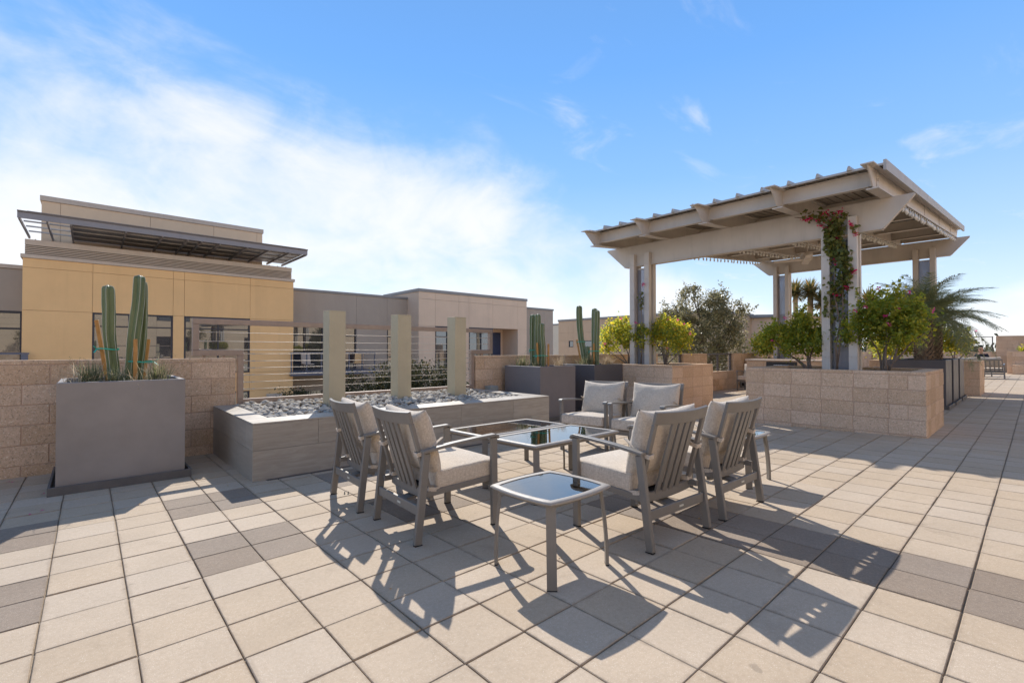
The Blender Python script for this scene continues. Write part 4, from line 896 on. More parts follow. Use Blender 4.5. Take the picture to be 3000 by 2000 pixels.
for y in RY:
    xt, xb = 7.87, 8.20; d = .30; z = rz
    w = MB(); w.prism([(xt, z(xt) - .018), (xb, z(xb) - d), (xe - .33, z(xe - .33) - d), (xe, z(xe) - .018)], 'y', y - .008, y + .008)
    r = w.ob('rafter', SP, per)
    for (xa_, xb2, za, zb2) in ((xt - .02, xe + .02, -.017, 0.0), (xb - .04, xe - .29, -d - .016, -d - .0005)):
        f = MB(); f.add([(xa_, y - .075, z(xa_) + za), (xb2, y - .075, z(xb2) + za), (xb2, y + .075, z(xb2) + za), (xa_, y + .075, z(xa_) + za), (xa_, y - .075, z(xa_) + zb2), (xb2, y - .075, z(xb2) + zb2), (xb2, y + .075, z(xb2) + zb2), (xa_, y + .075, z(xa_) + zb2)], [(3, 2, 1, 0), (4, 5, 6, 7), (0, 1, 5, 4), (1, 2, 6, 5), (2, 3, 7, 6), (3, 0, 4, 7)]); f.ob('flange', SP, r)
    for xx in (8.47, 10.62, 12.77, 14.92, 17.07):
        p = MB().box(xx - .09, xx + .012, y - .0165, y - .0085, z(xx) - .26, z(xx) - .03).ob('clip_plate', SP, r)
        if xx < 9:
            for dz in (.08, .16): MB().tube([(xx - .045, y - .030, z(xx) - dz), (xx - .045, y - .0166, z(xx) - dz)], .022, 10).ob('bolt', SP, r)
for k in range(4):                                             # purlins between the rafters
    ya, yb = RY[k + 1] + .0095, RY[k] - .0095
    for xx in (8.40, 10.55, 12.70, 14.85, 17.0, 18.35):
        zt_ = rz(xx) - .02; MB().box(xx, xx + .012, ya, yb, zt_ - .21, zt_, 0).box(xx - .045, xx + .055, ya + .07, yb - .07, zt_ - .222, zt_ - .2105).box(xx - .045, xx + .055, ya + .07, yb - .07, zt_ - .011, zt_ + .0005).ob('purlin', SP, per)
# roof deck: ribbed sheets, seams, fascia
def slab(mb, x0, x1, y0, y1, o0, o1): mb.add([(x0, y0, rz(x0) + o0), (x1, y0, rz(x1) + o0), (x1, y1, rz(x1) + o0), (x0, y1, rz(x0) + o0), (x0, y0, rz(x0) + o1), (x1, y0, rz(x1) + o1), (x1, y1, rz(x1) + o1), (x0, y1, rz(x0) + o1)], [(3, 2, 1, 0), (4, 5, 6, 7), (0, 1, 5, 4), (1, 2, 6, 5), (2, 3, 7, 6), (3, 0, 4, 7)]); return mb
y0r, y1r = YC - 2.585, YC + 2.55; npan = 13; pw = (y1r - y0r) / npan
for k in range(npan):
    a = y0r + k * pw; m = slab(MB(), 8.22, 18.62, a + .0015, a + pw - .0015, .002, .018); m.ob('roof_sheet', 'deck_metal', per)
    s_ = MB(); n2 = 3
    for q_ in range(n2): slab(s_, 8.25, 18.60, a + pw * (q_ + .35) / n2, a + pw * (q_ + .55) / n2, -.012, .0035)
    s_.ob('deck_rib', 'deck_metal', per)
    if k: MB().prism([(a - .028, 0), (a + .028, 0), (a + .010, .062), (a - .010, .062)], 'x', 0, 10.42).ob('roof_seam', 'roof_metal', per).matrix_world = Matrix.Translation((8.15, 0, rz(8.15) + .0185)) @ Matrix.Rotation(-math.atan(RS), 4, 'Y')
slab(MB(), 8.16, 18.68, y0r - .035, y0r - .0005, -.085, .060).ob('fascia', 'roof_metal', per); slab(MB(), 8.16, 18.68, y1r + .0005, y1r + .035, -.085, .060).ob('fascia', 'roof_metal', per)
slab(MB(), 8.19, 8.219, y0r, y1r, -.006, .024).ob('eave_trim', 'roof_metal', per); slab(MB(), 18.621, 18.66, y0r, y1r, -.012, .055).ob('eave_trim', 'roof_metal', per)
# string lights and fan
names = ('outer rafter nearest the open paving', 'second rafter from the open paving', 'middle rafter', 'fourth rafter from the open paving', 'rafter on the parapet side')
bulb = MB(); bulb.tube([(0, 0, 0), (0, 0, -.03)], .012, 8); prof = [(.010, -.03), (.020, -.05), (.026, -.07), (.022, -.095), (.010, -.115), (.002, -.122)]; bulb.tube([(0, 0, z) for _, z in prof], [r for r, _ in prof], 8); bulb_me = bulb.mesh('bulb', 'bulb_glass', True)
for y, nm in zip(reversed(RY), names):
    st = thing('string_light', 'string of white bulbs hung under the pergola, ' + nm, 'string light', (0, y - .05, 0), group='string lights under the pergola')
    xs = np.arange(9.35, 17.5, .235); MB().tube([(x, 0, rz(x) - .325 - .008 * math.sin(i * 1.3)) for i, x in enumerate(xs)], .004, 5).ob('wire', 'rubber', st)
    for x in xs: link('bulb', bulb_me, st, (x, 0, rz(x) - .328), (random.gauss(0, .12), random.gauss(0, .12), 0))
fx, fy = 13.45, 3.86; fz = rz(fx) - .32; fan = thing('ceiling_fan', 'tan ceiling fan hanging under the pergola roof', 'fan', (fx, fy, fz))
MB().tube([(0, 0, .05), (0, 0, -.28)], .016, 8).ob('downrod', SP, fan); MB().tube([(0, 0, -.26), (0, 0, -.29), (0, 0, -.43), (0, 0, -.47)], [.05, .125, .125, .07], 16).ob('motor', SP, fan)
for k in range(4): b = MB().box(.12, .72, -.075, .075, -.006, .006, .003).ob('blade', SP, fan); b.location = (0, 0, -.44); b.rotation_euler = (rad(10), 0, rad(20 + 90 * k))

# ------------------------------------------------------------------ foliage
def leaves_mesh(name, C, size, mat, seed=0, aspect=.62, up=.3, quad=True):
    """C: (n,3) leaf centres -> folded diamond leaves"""
    r = np.random.default_rng(seed); n = len(C); C = np.asarray(C)
    d = r.normal(size=(n, 3)); d[:, 2] -= .25; d /= np.linalg.norm(d, axis=1)[:, None]
    nn = r.normal(size=(n, 3)); nn[:, 2] += up; nn -= (nn * d).sum(1)[:, None] * d; nn /= np.linalg.norm(nn, axis=1)[:, None]
    s = np.cross(nn, d); L = (size * r.uniform(.6, 1.25, n))[:, None]; Wd = L * aspect
    v0 = C - d * L * .5; v2 = C + d * L * .5; v1 = C + s * Wd * .5 - d * L * .08 + nn * Wd * .16; v3 = C - s * Wd * .5 - d * L * .08 + nn * Wd * .16
    V = np.stack([v0, v1, v2, v3], 1).reshape(-1, 3); me = bpy.data.meshes.new(name); me.vertices.add(4 * n); me.vertices.foreach_set('co', V.ravel())
    F = np.arange(n)[:, None] * 4 + np.array([[0, 1, 2, 0, 2, 3]]); me.loops.add(6 * n); me.loops.foreach_set('vertex_index', F.ravel().astype(np.int32))
    me.polygons.add(2 * n); me.polygons.foreach_set('loop_start', np.arange(2 * n, dtype=np.int32) * 3); me.update(calc_edges=True); me.validate(); me.materials.append(MATS[mat]); return me
def branchy(par, base, tips, r0, mat='bark', mid=.35, name='branch', seed=1):
    rs = random.Random(seed)
    for tp in tips:
        b = Vector(base) + Vector((rs.gauss(0, r0 * 1.2), rs.gauss(0, r0 * 1.2), 0)); tp = Vector(tp); pts = []
        for i in range(8):
            s = i / 7; p = b.lerp(tp, s); p += Vector((math.sin(s * 5 + tp.x * 9), math.cos(s * 4 + tp.y * 7), 0)) * .05 * math.sin(math.pi * s) * (tp - b).length; p.z = b.z + (tp.z - b.z) * (s ** .8); pts.append(p)
        MB().tube(pts, [r0 * (1 - .75 * i / 7) for i in range(8)], 7).ob(name, mat, par, True)
def flowers(par, centres, size, mat, n=14, seed=0):
    r = np.random.default_rng(seed)
    for k, c in enumerate(centres):
        C = np.array(c) + r.normal(size=(n, 3)) * size * .5; link('flower_cluster', leaves_mesh('flower_cluster', C, size * .75, mat, seed + k, .85), par)
def shrub(label, base, blobs, nleaf, size, mat, tips, fl=(), flm='flower_pink', group=None, seed=0, r0=.014, name='bougainvillea', cat='shrub', fls=.03):
    t = thing(name, label, cat, base, group=group); r = np.random.default_rng(seed); B = Vector(base); C = []
    vol = np.array([b[3] * b[4] * b[5] for b in blobs]) ** .75; vol /= vol.sum()
    for b, f in zip(blobs, vol):
        n = int(nleaf * f); nc = max(8, n // 26); d = r.normal(size=(nc, 3)); d /= np.linalg.norm(d, axis=1)[:, None]; rr = r.uniform(.25, 1.0, nc) ** .55
        cen = np.array(b[:3]) + d * rr[:, None] * np.array(b[3:6]) * r.uniform(.75, 1.2, (nc, 1)); k = r.integers(0, nc, n); sp = r.uniform(.5, 1.3, nc)[k][:, None]
        C.append(cen[k] + r.normal(size=(n, 3)) * .055 * sp * (size / .05))
        ns = max(4, int(nc * .24))                                              # upright sprigs breaking the outline
        for q_ in range(ns):
            a = cen[r.integers(0, nc)]; dv = np.array([r.normal() * .35, r.normal() * .35, 1.0]); dv /= np.linalg.norm(dv); ln = r.uniform(.10, .36) * (b[5] / .36); m_ = int(22 * ln / .15)
            C.append(a + dv * np.linspace(0, ln, m_)[:, None] + r.normal(size=(m_, 3)) * .018)
    C = np.concatenate(C) - np.array(base); link('crown', leaves_mesh('crown', C, size, mat, seed), t)
    branchy(t, (0, 0, -.08), [Vector(q_) - B for q_ in tips], r0, seed=seed)
    flowers(t, [Vector(q_) - B for q_ in fl], fls, flm, seed=seed); return t
GB = 'bougainvilleas in the block planters'
shrub('yellow green bougainvillea left of the plain pergola column by the cactus planter', (9.15, 6.22, .86), [(9.2, 6.72, 1.50, .32, .30, .25), (9.2, 6.40, 1.66, .32, .32, .24), (9.15, 6.10, 1.52, .3, .28, .22), (9.2, 6.85, 1.22, .25, .2, .15), (9.2, 6.30, 1.38, .28, .28, .16)], 4600, .056, 'leaf_bougain', [(9.2, 6.8, 1.45), (9.2, 6.5, 1.5), (9.15, 6.2, 1.5), (9.2, 6.05, 1.45), (9.2, 6.95, 1.2)], [tuple(onX(1820, 932, 9.0)), tuple(onX(1772, 1007, 9.0)), tuple(onX(1862, 946, 9.0))], group=GB, seed=11, fls=.04)
shrub('yellow green bougainvillea right of the plain pergola column in the corner planter', (9.2, 5.33, .86), [(9.2, 5.62, 1.55, .32, .28, .24), (9.25, 5.30, 1.58, .34, .34, .30), (9.2, 4.98, 1.48, .3, .26, .20), (9.2, 5.0, 1.24, .28, .2, .12), (9.1, 5.72, 1.33, .26, .2, .14)], 4900, .056, 'leaf_bougain', [(9.2, 5.65, 1.5), (9.25, 5.35, 1.6), (9.2, 5.15, 1.45), (9.2, 4.78, 1.3), (9.1, 5.5, 1.4)], [tuple(onX(s, y, 9.0)) for s, y in ((1957, 935), (1975, 963), (1985, 936), (2003, 948), (2021, 977), (1955, 1021))], group=GB, seed=12)
shrub('dark green bougainvillea left of the vine covered column', (9.15, 2.60, .86), [(9.2, 3.05, 1.42, .34, .30, .26), (9.2, 2.72, 1.52, .34, .28, .30), (9.2, 2.50, 1.30, .28, .22, .28), (9.15, 3.30, 1.36, .26, .16, .16), (9.2, 2.85, 1.20, .3, .28, .14)], 5400, .056, 'leaf_bougain_dark', [(9.2, 3.2, 1.35), (9.2, 2.95, 1.5), (9.2, 2.7, 1.5), (9.2, 2.5, 1.45), (9.1, 3.05, 1.2)], [tuple(onX(s, y, 8.9)) for s, y in ((2300, 931), (2262, 997))], 'flower_pink', group=GB, seed=13, r0=.018, fls=.03)
shrub('broad green bougainvillea right of the vine covered column', (9.1, 1.58, .86), [(9.2, 1.85, 1.60, .38, .28, .32), (9.15, 1.50, 1.72, .40, .32, .34), (9.2, 1.24, 1.60, .36, .20, .28), (9.2, 1.45, 1.38, .36, .30, .16), (9.0, 1.98, 1.45, .26, .2, .2)], 7400, .056, 'leaf_bougain_dark', [(9.2, 1.85, 1.55), (9.1, 1.6, 1.7), (9.2, 1.45, 1.6), (9.2, 1.2, 1.6), (9.2, 1.05, 1.45)], [tuple(onX(s, y, 8.85)) for s, y in ((2634, 906), (2573, 845), (2534, 899), (2593, 926), (2604, 950), (2506, 911), (2664, 857), (2735, 909))], 'flower_pink', group=GB, seed=14, r0=.02, fls=.032)
shrub('bright yellow bougainvillea in the far block planter by the parapet', (17.8, 6.3, .86), [(17.8, 6.5, 1.35, .45, .42, .34), (17.8, 6.2, 1.5, .4, .35, .28)], 2600, .085, 'leaf_bougain', [(17.8, 6.6, 1.3), (17.8, 6.2, 1.4)], group=GB, seed=15)
shrub('bright yellow shrub glowing between the trunks of the broad bougainvillea', (17.8, 2.9, .86), [(17.8, 2.9, 1.25, .5, .5, .30), (17.8, 2.45, 1.35, .4, .3, .28)], 2600, .085, 'leaf_bougain', [(17.8, 2.9, 1.3), (17.8, 2.5, 1.3)], group=GB, seed=16)
shrub('open bougainvillea at the far planter end beside the seated person', (17.9, 1.55, .86), [(17.9, 1.80, 1.42, .45, .34, .34), (17.9, 1.45, 1.42, .42, .26, .32)], 2300, .075, 'leaf_bougain', [(17.9, 1.8, 1.4), (17.9, 1.5, 1.5), (17.9, 1.05, 1.45)], [tuple(onX(2859, 968, 17.7))], group=GB, seed=17)
shrub('small shrub in the upper planter tier against the end wall', (34.7, .3, 1.03), [(34.7, .3, 1.2, .4, .4, .12)], 700, .08, 'leaf_bougain', [(34.7, .3, 1.2)], seed=18, name='small_shrub')

# vines on the columns
def vine(label, x, y0, y1, z0, z1, n, size, fl, stems, seed, extra=()):
    t = thing('climbing_vine', label, 'vine', (x, (y0 + y1) / 2, .80)); B = Vector((x, (y0 + y1) / 2, .80)); r = np.random.default_rng(seed)
    zz = z0 + (z1 - z0) * r.beta(2.6, 1.5, n); wob = .5 + .35 * np.sin(zz * 5.1 + seed); yy_ = y0 + (y1 - y0) * np.clip(wob + r.normal(size=n) * .30, -.2, 1.2); C = np.stack([x + r.normal(size=n) * .05, yy_, zz], 1)
    for e in extra: C = np.concatenate([C, np.array(e[:3]) + r.normal(size=(e[4], 3)) * e[3]])
    link('foliage', leaves_mesh('foliage', C - np.array(B), size, 'leaf_vine', seed, .85), t)
    for pts in stems: MB().tube([Vector(p) - B for p in pts], [.016 * (1 - .6 * i / (len(pts) - 1)) for i in range(len(pts))], 7).ob('stem', 'bark', t, True)
    flowers(t, [Vector(p) - B for p in fl], .045, 'flower_red', 18, seed); return t
cyR = YC - 1.855; V = lambda s, y: tuple(onX(s, y, 8.96))
M2 = lambda x, y: V(2200 + x / 2.751, 430 + y / 2.751)
vine('dense vine with red flowers climbing the column of the large block planter', 8.99, cyR - .13, cyR + .13, 1.35, 3.36, 1150, .072, [M2(*p) for p in ((505, 565), (540, 585), (590, 540), (615, 545), (625, 605), (460, 590), (560, 633), (610, 665), (680, 745), (685, 915), (690, 1195), (720, 518), (830, 1000), (845, 700), (805, 635), (765, 1130), (435, 580), (685, 545))],
     [[(8.97, cyR + .02, .80), (8.97, cyR + .04, 1.2), (8.97, cyR - .02, 1.6), (8.97, cyR + .06, 2.1), (8.97, cyR + .02, 2.8)], [(8.98, cyR + .04, .80), (8.98, cyR - .02, 1.3), (8.98, cyR - .06, 1.8), (8.98, cyR - .05, 2.4)], [(8.97, cyR + .1, 3.1), (8.96, cyR + .35, 3.34), (8.96, cyR + .62, 3.42)]], 5, ((8.96, cyR + .25, 3.36, .07, 40), (8.96, cyR + .42, 3.42, .05, 16), (8.97, cyR - .20, 3.05, .05, 14)))
cyL = YC + 1.855
vine('thin vine with a magenta flower on the column by the cactus planters', 8.98, cyL - .10, cyL - .02, 1.9, 2.42, 70, .055, [onX(1650 + 785 / 3.336, 430 + 1345 / 3.336, 8.95)], [[(8.98, cyL - .05, .8), (8.98, cyL - .10, 1.5), (8.98, cyL - .05, 2.4)]], 6)

# tree behind the parapet, hedges and trees below
def tree(label, base, blobs, nleaf, size, mat, trunk_r, tips, seed, name='tree', group=None, clump=.16):
    t = thing(name, label, 'tree', base, group=group); r = np.random.default_rng(seed); B = np.array(base); C = []
    vol = np.array([b[3] * b[4] * b[5] for b in blobs]) ** .7; vol /= vol.sum()
    for b, f in zip(blobs, vol):
        n = int(nleaf * f); nc = max(14, n // 34); d = r.normal(size=(nc, 3)); d /= np.linalg.norm(d, axis=1)[:, None]
        cen = np.array(b[:3]) + d * (r.uniform(.15, 1.0, nc) ** .5)[:, None] * np.array(b[3:6]) * r.uniform(.8, 1.15, (nc, 1)); k = r.integers(0, nc, n); C.append(cen[k] + r.normal(size=(n, 3)) * clump * r.uniform(.5, 1.2, nc)[k][:, None])
        for q_ in range(max(3, nc // 12)):
            a = cen[r.integers(0, nc)]; dv = np.array([r.normal() * .6, r.normal() * .6, .8]); dv /= np.linalg.norm(dv); ln = r.uniform(.2, .6); m_ = 26; C.append(a + dv * np.linspace(0, ln, m_)[:, None] + r.normal(size=(m_, 3)) * .045)
    link('crown', leaves_mesh('crown', np.concatenate(C) - B, size, mat, seed, .6), t)
    top = Vector(tips[0]) - Vector(base); MB().tube([(0, 0, 0), (.05, .02, top.z * .3), (0, .05, top.z * .5)], [trunk_r, trunk_r * .85, trunk_r * .7], 10).ob('trunk', 'bark', t, True)
    branchy(t, (0, .05, top.z * .48), [Vector(q_) - Vector(base) for q_ in tips], trunk_r * .4, seed=seed); return t
tree('dusty green oak like tree rising behind the parapet railing', (18.2, 9.0, -4.5), [(18.2, 9.1, 1.5, 1.25, 1.3, 1.2), (17.5, 9.6, 2.5, .7, .7, .8), (18.5, 8.7, 2.7, .8, .75, .75), (19.1, 8.2, 2.2, .6, .55, .75), (17.2, 9.9, 1.6, .7, .7, .9), (19.1, 8.2, 1.1, .7, .7, .8), (18.2, 9.0, 0, 1.3, 1.4, 1.0), (18.0, 9.3, 3.35, .35, .4, .4), (18.9, 8.5, 3.2, .4, .35, .35), (19.45, 7.95, 2.75, .3, .3, .35)], 30000, .092, 'leaf_oak', .16, [(18.2, 9.1, 3.3), (17.4, 9.7, 3.0), (18.6, 8.6, 3.5), (19.2, 8.1, 2.9), (17.1, 9.9, 2.0), (19.4, 7.9, 3.0), (18.0, 9.2, 3.6)], 21, clump=.13)
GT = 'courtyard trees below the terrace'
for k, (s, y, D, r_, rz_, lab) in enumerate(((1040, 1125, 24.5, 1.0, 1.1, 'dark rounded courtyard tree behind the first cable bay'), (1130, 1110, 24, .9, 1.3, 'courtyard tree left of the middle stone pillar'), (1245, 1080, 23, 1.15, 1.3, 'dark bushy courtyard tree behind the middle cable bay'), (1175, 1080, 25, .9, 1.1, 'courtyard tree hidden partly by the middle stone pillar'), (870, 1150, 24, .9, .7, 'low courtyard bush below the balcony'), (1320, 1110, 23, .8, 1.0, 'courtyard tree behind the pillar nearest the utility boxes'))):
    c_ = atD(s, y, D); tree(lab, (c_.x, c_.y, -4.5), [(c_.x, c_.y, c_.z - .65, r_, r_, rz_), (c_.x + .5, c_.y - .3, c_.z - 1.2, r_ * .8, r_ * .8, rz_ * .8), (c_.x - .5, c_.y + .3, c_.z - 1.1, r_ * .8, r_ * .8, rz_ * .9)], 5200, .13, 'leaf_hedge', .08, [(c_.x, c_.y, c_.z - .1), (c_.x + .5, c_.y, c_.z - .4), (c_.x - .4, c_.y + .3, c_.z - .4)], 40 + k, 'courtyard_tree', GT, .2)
for k, (x, y, s, lab) in enumerate(((-4.5, -6.3, 1.0, 'terrace tree behind the photographer on the left'), (9, -6.4, 1.2, 'terrace tree behind the photographer on the right'))):
    tree(lab, (x, y, zg(y)), [(x, y, 2.4 * s, .9, .8, .9)], 2600, .10, 'leaf_oak', .07, [(x, y, 2.8 * s), (x + .4, y, 2.3 * s), (x - .4, y + .2, 2.4 * s)], 60 + k, 'terrace_tree', 'trees behind the photographer', .15)

# palms
def frond_mesh(L, seed, droop):
    rs = random.Random(seed); mb = MB(); n = 26; pts = []
    for i in range(n + 1):
        s = i / n; pts.append(Vector((L * (s - .10 * droop * s * s), 0, L * (.38 * s - .75 * droop * s ** 2.2))))
    mb.tube(pts[::2], [.010 * (1 - .8 * i / (n // 2)) for i in range(n // 2 + 1)], 5)
    for i in range(4, n + 1):
        for k in range(3):
            p = pts[i - 1].lerp(pts[i], rs.random()); d = (pts[i] - pts[i - 1]).normalized(); s = i / n; ll = L * .27 * math.sin(math.pi * (.16 + .80 * s)) ** .7 * rs.uniform(.8, 1.1)
            for sd in (-1, 1):
                dv = (d * .75 + Vector((0, sd, 0)) * .8 + Vector((0, 0, rs.gauss(.1, .18)))).normalized(); w = d * .0060; q_ = p + dv * ll * .55 + Vector((0, 0, -.02 * ll)); e = p + dv * ll + Vector((0, 0, -.42 * ll))
                mb.add([p - w, p + w, q_ + w * .8, q_ - w * .8, e], [(0, 1, 2, 3), (3, 2, 4)])
    return mb.mesh('frond', 'leaf_palm')
fm = [frond_mesh(1.15, k, dr) for k, dr in enumerate((.80, 1.05, 1.3, 1.5))]
def palm(label, x, y, z0, zc_, nf, seed, sc=1.0, r=.13, group=None):
    rs = random.Random(seed); t = thing('palm', label, 'palm', (x, y, z0), group=group); H = zc_ - z0; tr = MB(); tr.tube([(0, 0, -.05), (0, 0, H * .5), (0, 0, H)], [r * .95, r * .85, r * .9], 14)
    rows = int(H / .055)
    for i in range(rows):
        for k in range(9):
            a = 2 * math.pi * (k + .5 * (i % 2)) / 9; zz = (i + .5) / rows * H; c = Vector((math.cos(a) * r * .93, math.sin(a) * r * .93, zz)); o_ = Vector((math.cos(a), math.sin(a), 0)); sd = Vector((-o_.y, o_.x, 0)); L = .045 * rs.uniform(.8, 1.2)
            tr.add([c - sd * .034, c + sd * .034, c + o_ * .035 + Vector((0, 0, L)) + sd * .018, c + o_ * .035 + Vector((0, 0, L)) - sd * .018, c + Vector((0, 0, L + .012)), c - Vector((0, 0, .03))], [(5, 1, 2, 3), (5, 3, 0), (0, 3, 4), (3, 2, 4), (2, 1, 4)])
    tr.ob('trunk', 'palm_bark', t)
    for k in range(nf):
        s = k / nf; a = k * 2.39996 + rs.uniform(-.2, .2); el = rad(80) * (1 - s) + rad(-4) * s + rs.gauss(0, .1)
        link('frond', fm[min(3, int(s * 4 + rs.uniform(-.5, .5))) if s > .1 else 0], t, (math.cos(a) * r * .4, math.sin(a) * r * .4, H - .02), (0, -el, a), sc * rs.uniform(.85, 1.1))
    return t
palm('feathery palm in the first of the three dark planters', 13.06, 1.60, .90, 1.78, 42, 3, .98, .15, 'palms in the dark planters'); palm('feathery palm in the middle one of the three dark planters', 14.32, 1.56, .90, 1.70, 34, 4, .92, .12, 'palms in the dark planters')
# tall yuccas beyond
def yucca(label, sx, stop, sbot, D, r, seed, group):
    h = atD(sx, stop, D); z0 = -4.5; rs = random.Random(seed); t = thing('yucca_tree', label, 'tree', (h.x, h.y, z0), group=group); Hh = h.z - z0; lean = rs.uniform(-.25, .25)
    pts = [(lean * (1 - s) * -1, 0, Hh * s) for s in np.linspace(0, 1, 9)]; MB().tube(pts, [r * (1.25 - .35 * i / 8 + .05 * math.sin(i * 2)) for i in range(9)], 12).ob('trunk', 'yucca_bark', t, True)
    mb = MB()
    for k in range(340):
        a = rs.uniform(0, 6.28); el = math.asin(rs.uniform(-.55, .98)); L = rs.uniform(.75, 1.15); d = Vector((math.cos(a) * math.cos(el), math.sin(a) * math.cos(el), math.sin(el))); sd = d.cross(Vector((0, 0, 1)) if abs(d.z) < .95 else Vector((1, 0, 0))).normalized() * .034; b = Vector((0, 0, Hh - .1 - .25 * rs.random()))
        mb.add([b - sd, b + sd, b + d * L * .6 + sd, b + d * L * .6 - sd, b + d * L + Vector((0, 0, -.06))], [(0, 1, 2, 3), (3, 2, 4)])
    mb.ob('leaf_rosette', 'leaf_yucca', t); return t
for a, lab in zip(((2330, 850, 900, 30, .14, 1), (2374, 846, 900, 30, .17, 2), (2409, 876, 900, 29.4, .16, 3), (2437, 860, 900, 31, .15, 4)), ('yucca tree beside the far left pergola column', 'tallest thick trunked yucca tree seen under the pergola beam', 'lower yucca head next to the vine covered column', 'yucca tree mostly hidden behind the vine covered column')): yucca(lab, *a, 'yucca group beyond the terrace')
for k, a in enumerate(((2478, 905, 980, 31, .14, 7), (2545, 872, 960, 32, .14, 8))): yucca(('yucca head showing just right of the vine covered column', 'yucca head behind the broad bougainvillea')[k], *a, 'yucca group beyond the terrace')

# ------------------------------------------------------------------ buildings
def facade(par, xs, zs, y, mat, th=.12, holes=(), gap=.012, back='mortar', xface=False):
    """panels in a grid, joints recessed; holes: (x0,x1,z0,z1) rectangles cut on grid lines"""
    for a, b in zip(xs[:-1], xs[1:]):
        for c, d in zip(zs[:-1], zs[1:]):
            if any(h[0] - .02 <= a and b <= h[1] + .02 and h[2] - .02 <= c and d <= h[3] + .02 for h in holes): continue
            m = MB().box(a + gap / 2, b - gap / 2, y, y + th, c + gap / 2, d - gap / 2) if not xface else MB().box(y, y + th, a + gap / 2, b - gap / 2, c + gap / 2, d - gap / 2)
            m.ob('wall_panel', mat, par)
def window(par, x0, x1, z0, z1, y, mull=(), trans=(), fw=.07, sub=(), rec=.04, xface=False):
    def bx(m, a, b, c, d, e, f, bev=.004):
        return m.box(a, b, c, d, e, f, bev) if not xface else m.box(c, d, a, b, e, f, bev)
    w = bx(MB(), x0 + .02, x1 - .02, y + rec + .03, y + rec + .04, z0 + .02, z1 - .02, 0).ob('window', 'window_glass', par)
    f = MB(); bx(f, x0, x1, y + rec - .04, y + rec + .045, z1 - fw, z1); bx(f, x0, x1, y + rec - .04, y + rec + .045, z0, z0 + fw); bx(f, x0, x0 + fw, y + rec - .04, y + rec + .045, z0 + fw, z1 - fw); bx(f, x1 - fw, x1, y + rec - .04, y + rec + .045, z0 + fw, z1 - fw)
    for q_ in mull: bx(f, q_ - fw * .45, q_ + fw * .45, y + rec - .035, y + rec + .028, z0 + fw, z1 - fw)
    for q_ in trans: bx(f, x0 + fw, x1 - fw, y + rec - .037, y + rec + .0285, q_ - fw * .4, q_ + fw * .4)
    f.ob('frame', 'window_frame', w); return w
GZ = -4.5
ab = thing('apartment_building', 'long stucco apartment building with ochre block and steel canopy across the courtyard', 'building', (0, 28, GZ)); ab.location = (0, 0, 0)
# ochre block
O0, O1, OY = -2.07, 8.57, 28.0
w1, w2 = (.11, 3.03), (3.48, 6.38); WZ0, WZ1 = -.02, 2.82
facade(ab, [O0, w1[0], w1[1], w2[0], w2[1], O1], [GZ, -2.6, -1.0, WZ0, WZ1, 4.60, 4.985], OY, 'stucco_orange', holes=((w1[0], w1[1], WZ0, WZ1), (w2[0], w2[1], WZ0, WZ1), (w2[0], w2[1], -2.6, -1.0)))
MB().box(O0 + .001, O1 - .001, OY + .121, OY + .4, GZ, 4.98).box(O0 + .001, O1 - .001, OY + 2.6, OY + 3.0, GZ, 4.98).box(O0 + .001, O0 + .2, OY + .4, OY + 2.6, GZ, 4.98).box(O1 - .2, O1 - .001, OY + .4, OY + 2.6, GZ, 4.98).ob('core_wall', 'stucco_orange', ab)
for (a, b) in (w1, w2): window(ab, a, b, WZ0, WZ1, OY, mull=((a + b) / 2,) if a > 3 else (1.38, ), trans=(2.22, .60))
window(ab, w2[0], w2[1], -2.6, -1.0, OY, mull=(5.0,))
MB().box(7.2, 8.0, OY - .02, OY - .002, -1.45, -1.22).box(7.2, 8.0, OY - .02, OY - .002, -1.62, -1.53).ob('vent_grille', 'trim_taupe', ab)
MB().box(O0 - .06, O1 + .06, OY - .05, OY + 3.2, 4.99, 5.145, .006).ob('trim_band', 'trim_taupe', ab)
for k in range(5): MB().prism([(OY + .12, 5.16 + k * .072), (OY + .02, 5.185 + k * .072), (OY + .02, 5.215 + k * .072), (OY + .12, 5.205 + k * .072)], 'x', O0 + .06, O1 - .1).ob('louvre', 'trim_taupe', ab)
MB().box(O0 + .08, O1 - .12, OY + .10, OY + .2, 5.146, 5.53).ob('louvre_back', 'coping_metal', ab); MB().box(O0 + .06, O1 - .1, OY, OY + .2, 5.535, 5.77, .004).ob('louvre_cap', 'trim_taupe', ab)
for k in range(24): MB().box(O0 + .35 + k * .43, O0 + .38 + k * .43, OY + .05, OY + .15, 5.77, 5.81).ob('clip', 'trim_taupe', ab)
MB().box(O0 - .02, O1 + .02, OY + .21, 33.5, 5.10, 5.16).ob('flat_roof', 'coping_metal', ab)
# penthouse behind, canopy
P0, P1, PYY = -1.70, 7.70, 31.0
facade(ab, [P0, -1.05, 2.35, 5.2, 7.4, P1], [5.16, 8.13], PYY, 'stucco_pent'); MB().box(P0 + .001, P1 - .001, PYY + .121, PYY + 3, 5.16, 8.12).ob('core_wall', 'stucco_pent', ab); MB().box(P0 - .05, P1 + .05, PYY - .05, PYY + 3.1, 8.135, 8.375, .01).ob('coping', 'trim_taupe', ab)
can = bpy.data.objects.new('canopy', None); COL.objects.link(can); can.parent = ab
CX0, CX1, CY0, CY1, CZ = -2.12, 8.82, 26.5, 30.95, 6.32
MB().prism([(CY0 - .10, CZ + .285), (CY0, CZ + .22), (CY0, CZ), (CY0 + .05, CZ), (CY0 + .05, CZ + .24), (CY0 + .3, CZ + .285)], 'x', CX0, CX1).ob('fascia_beam', 'canopy_metal', can)
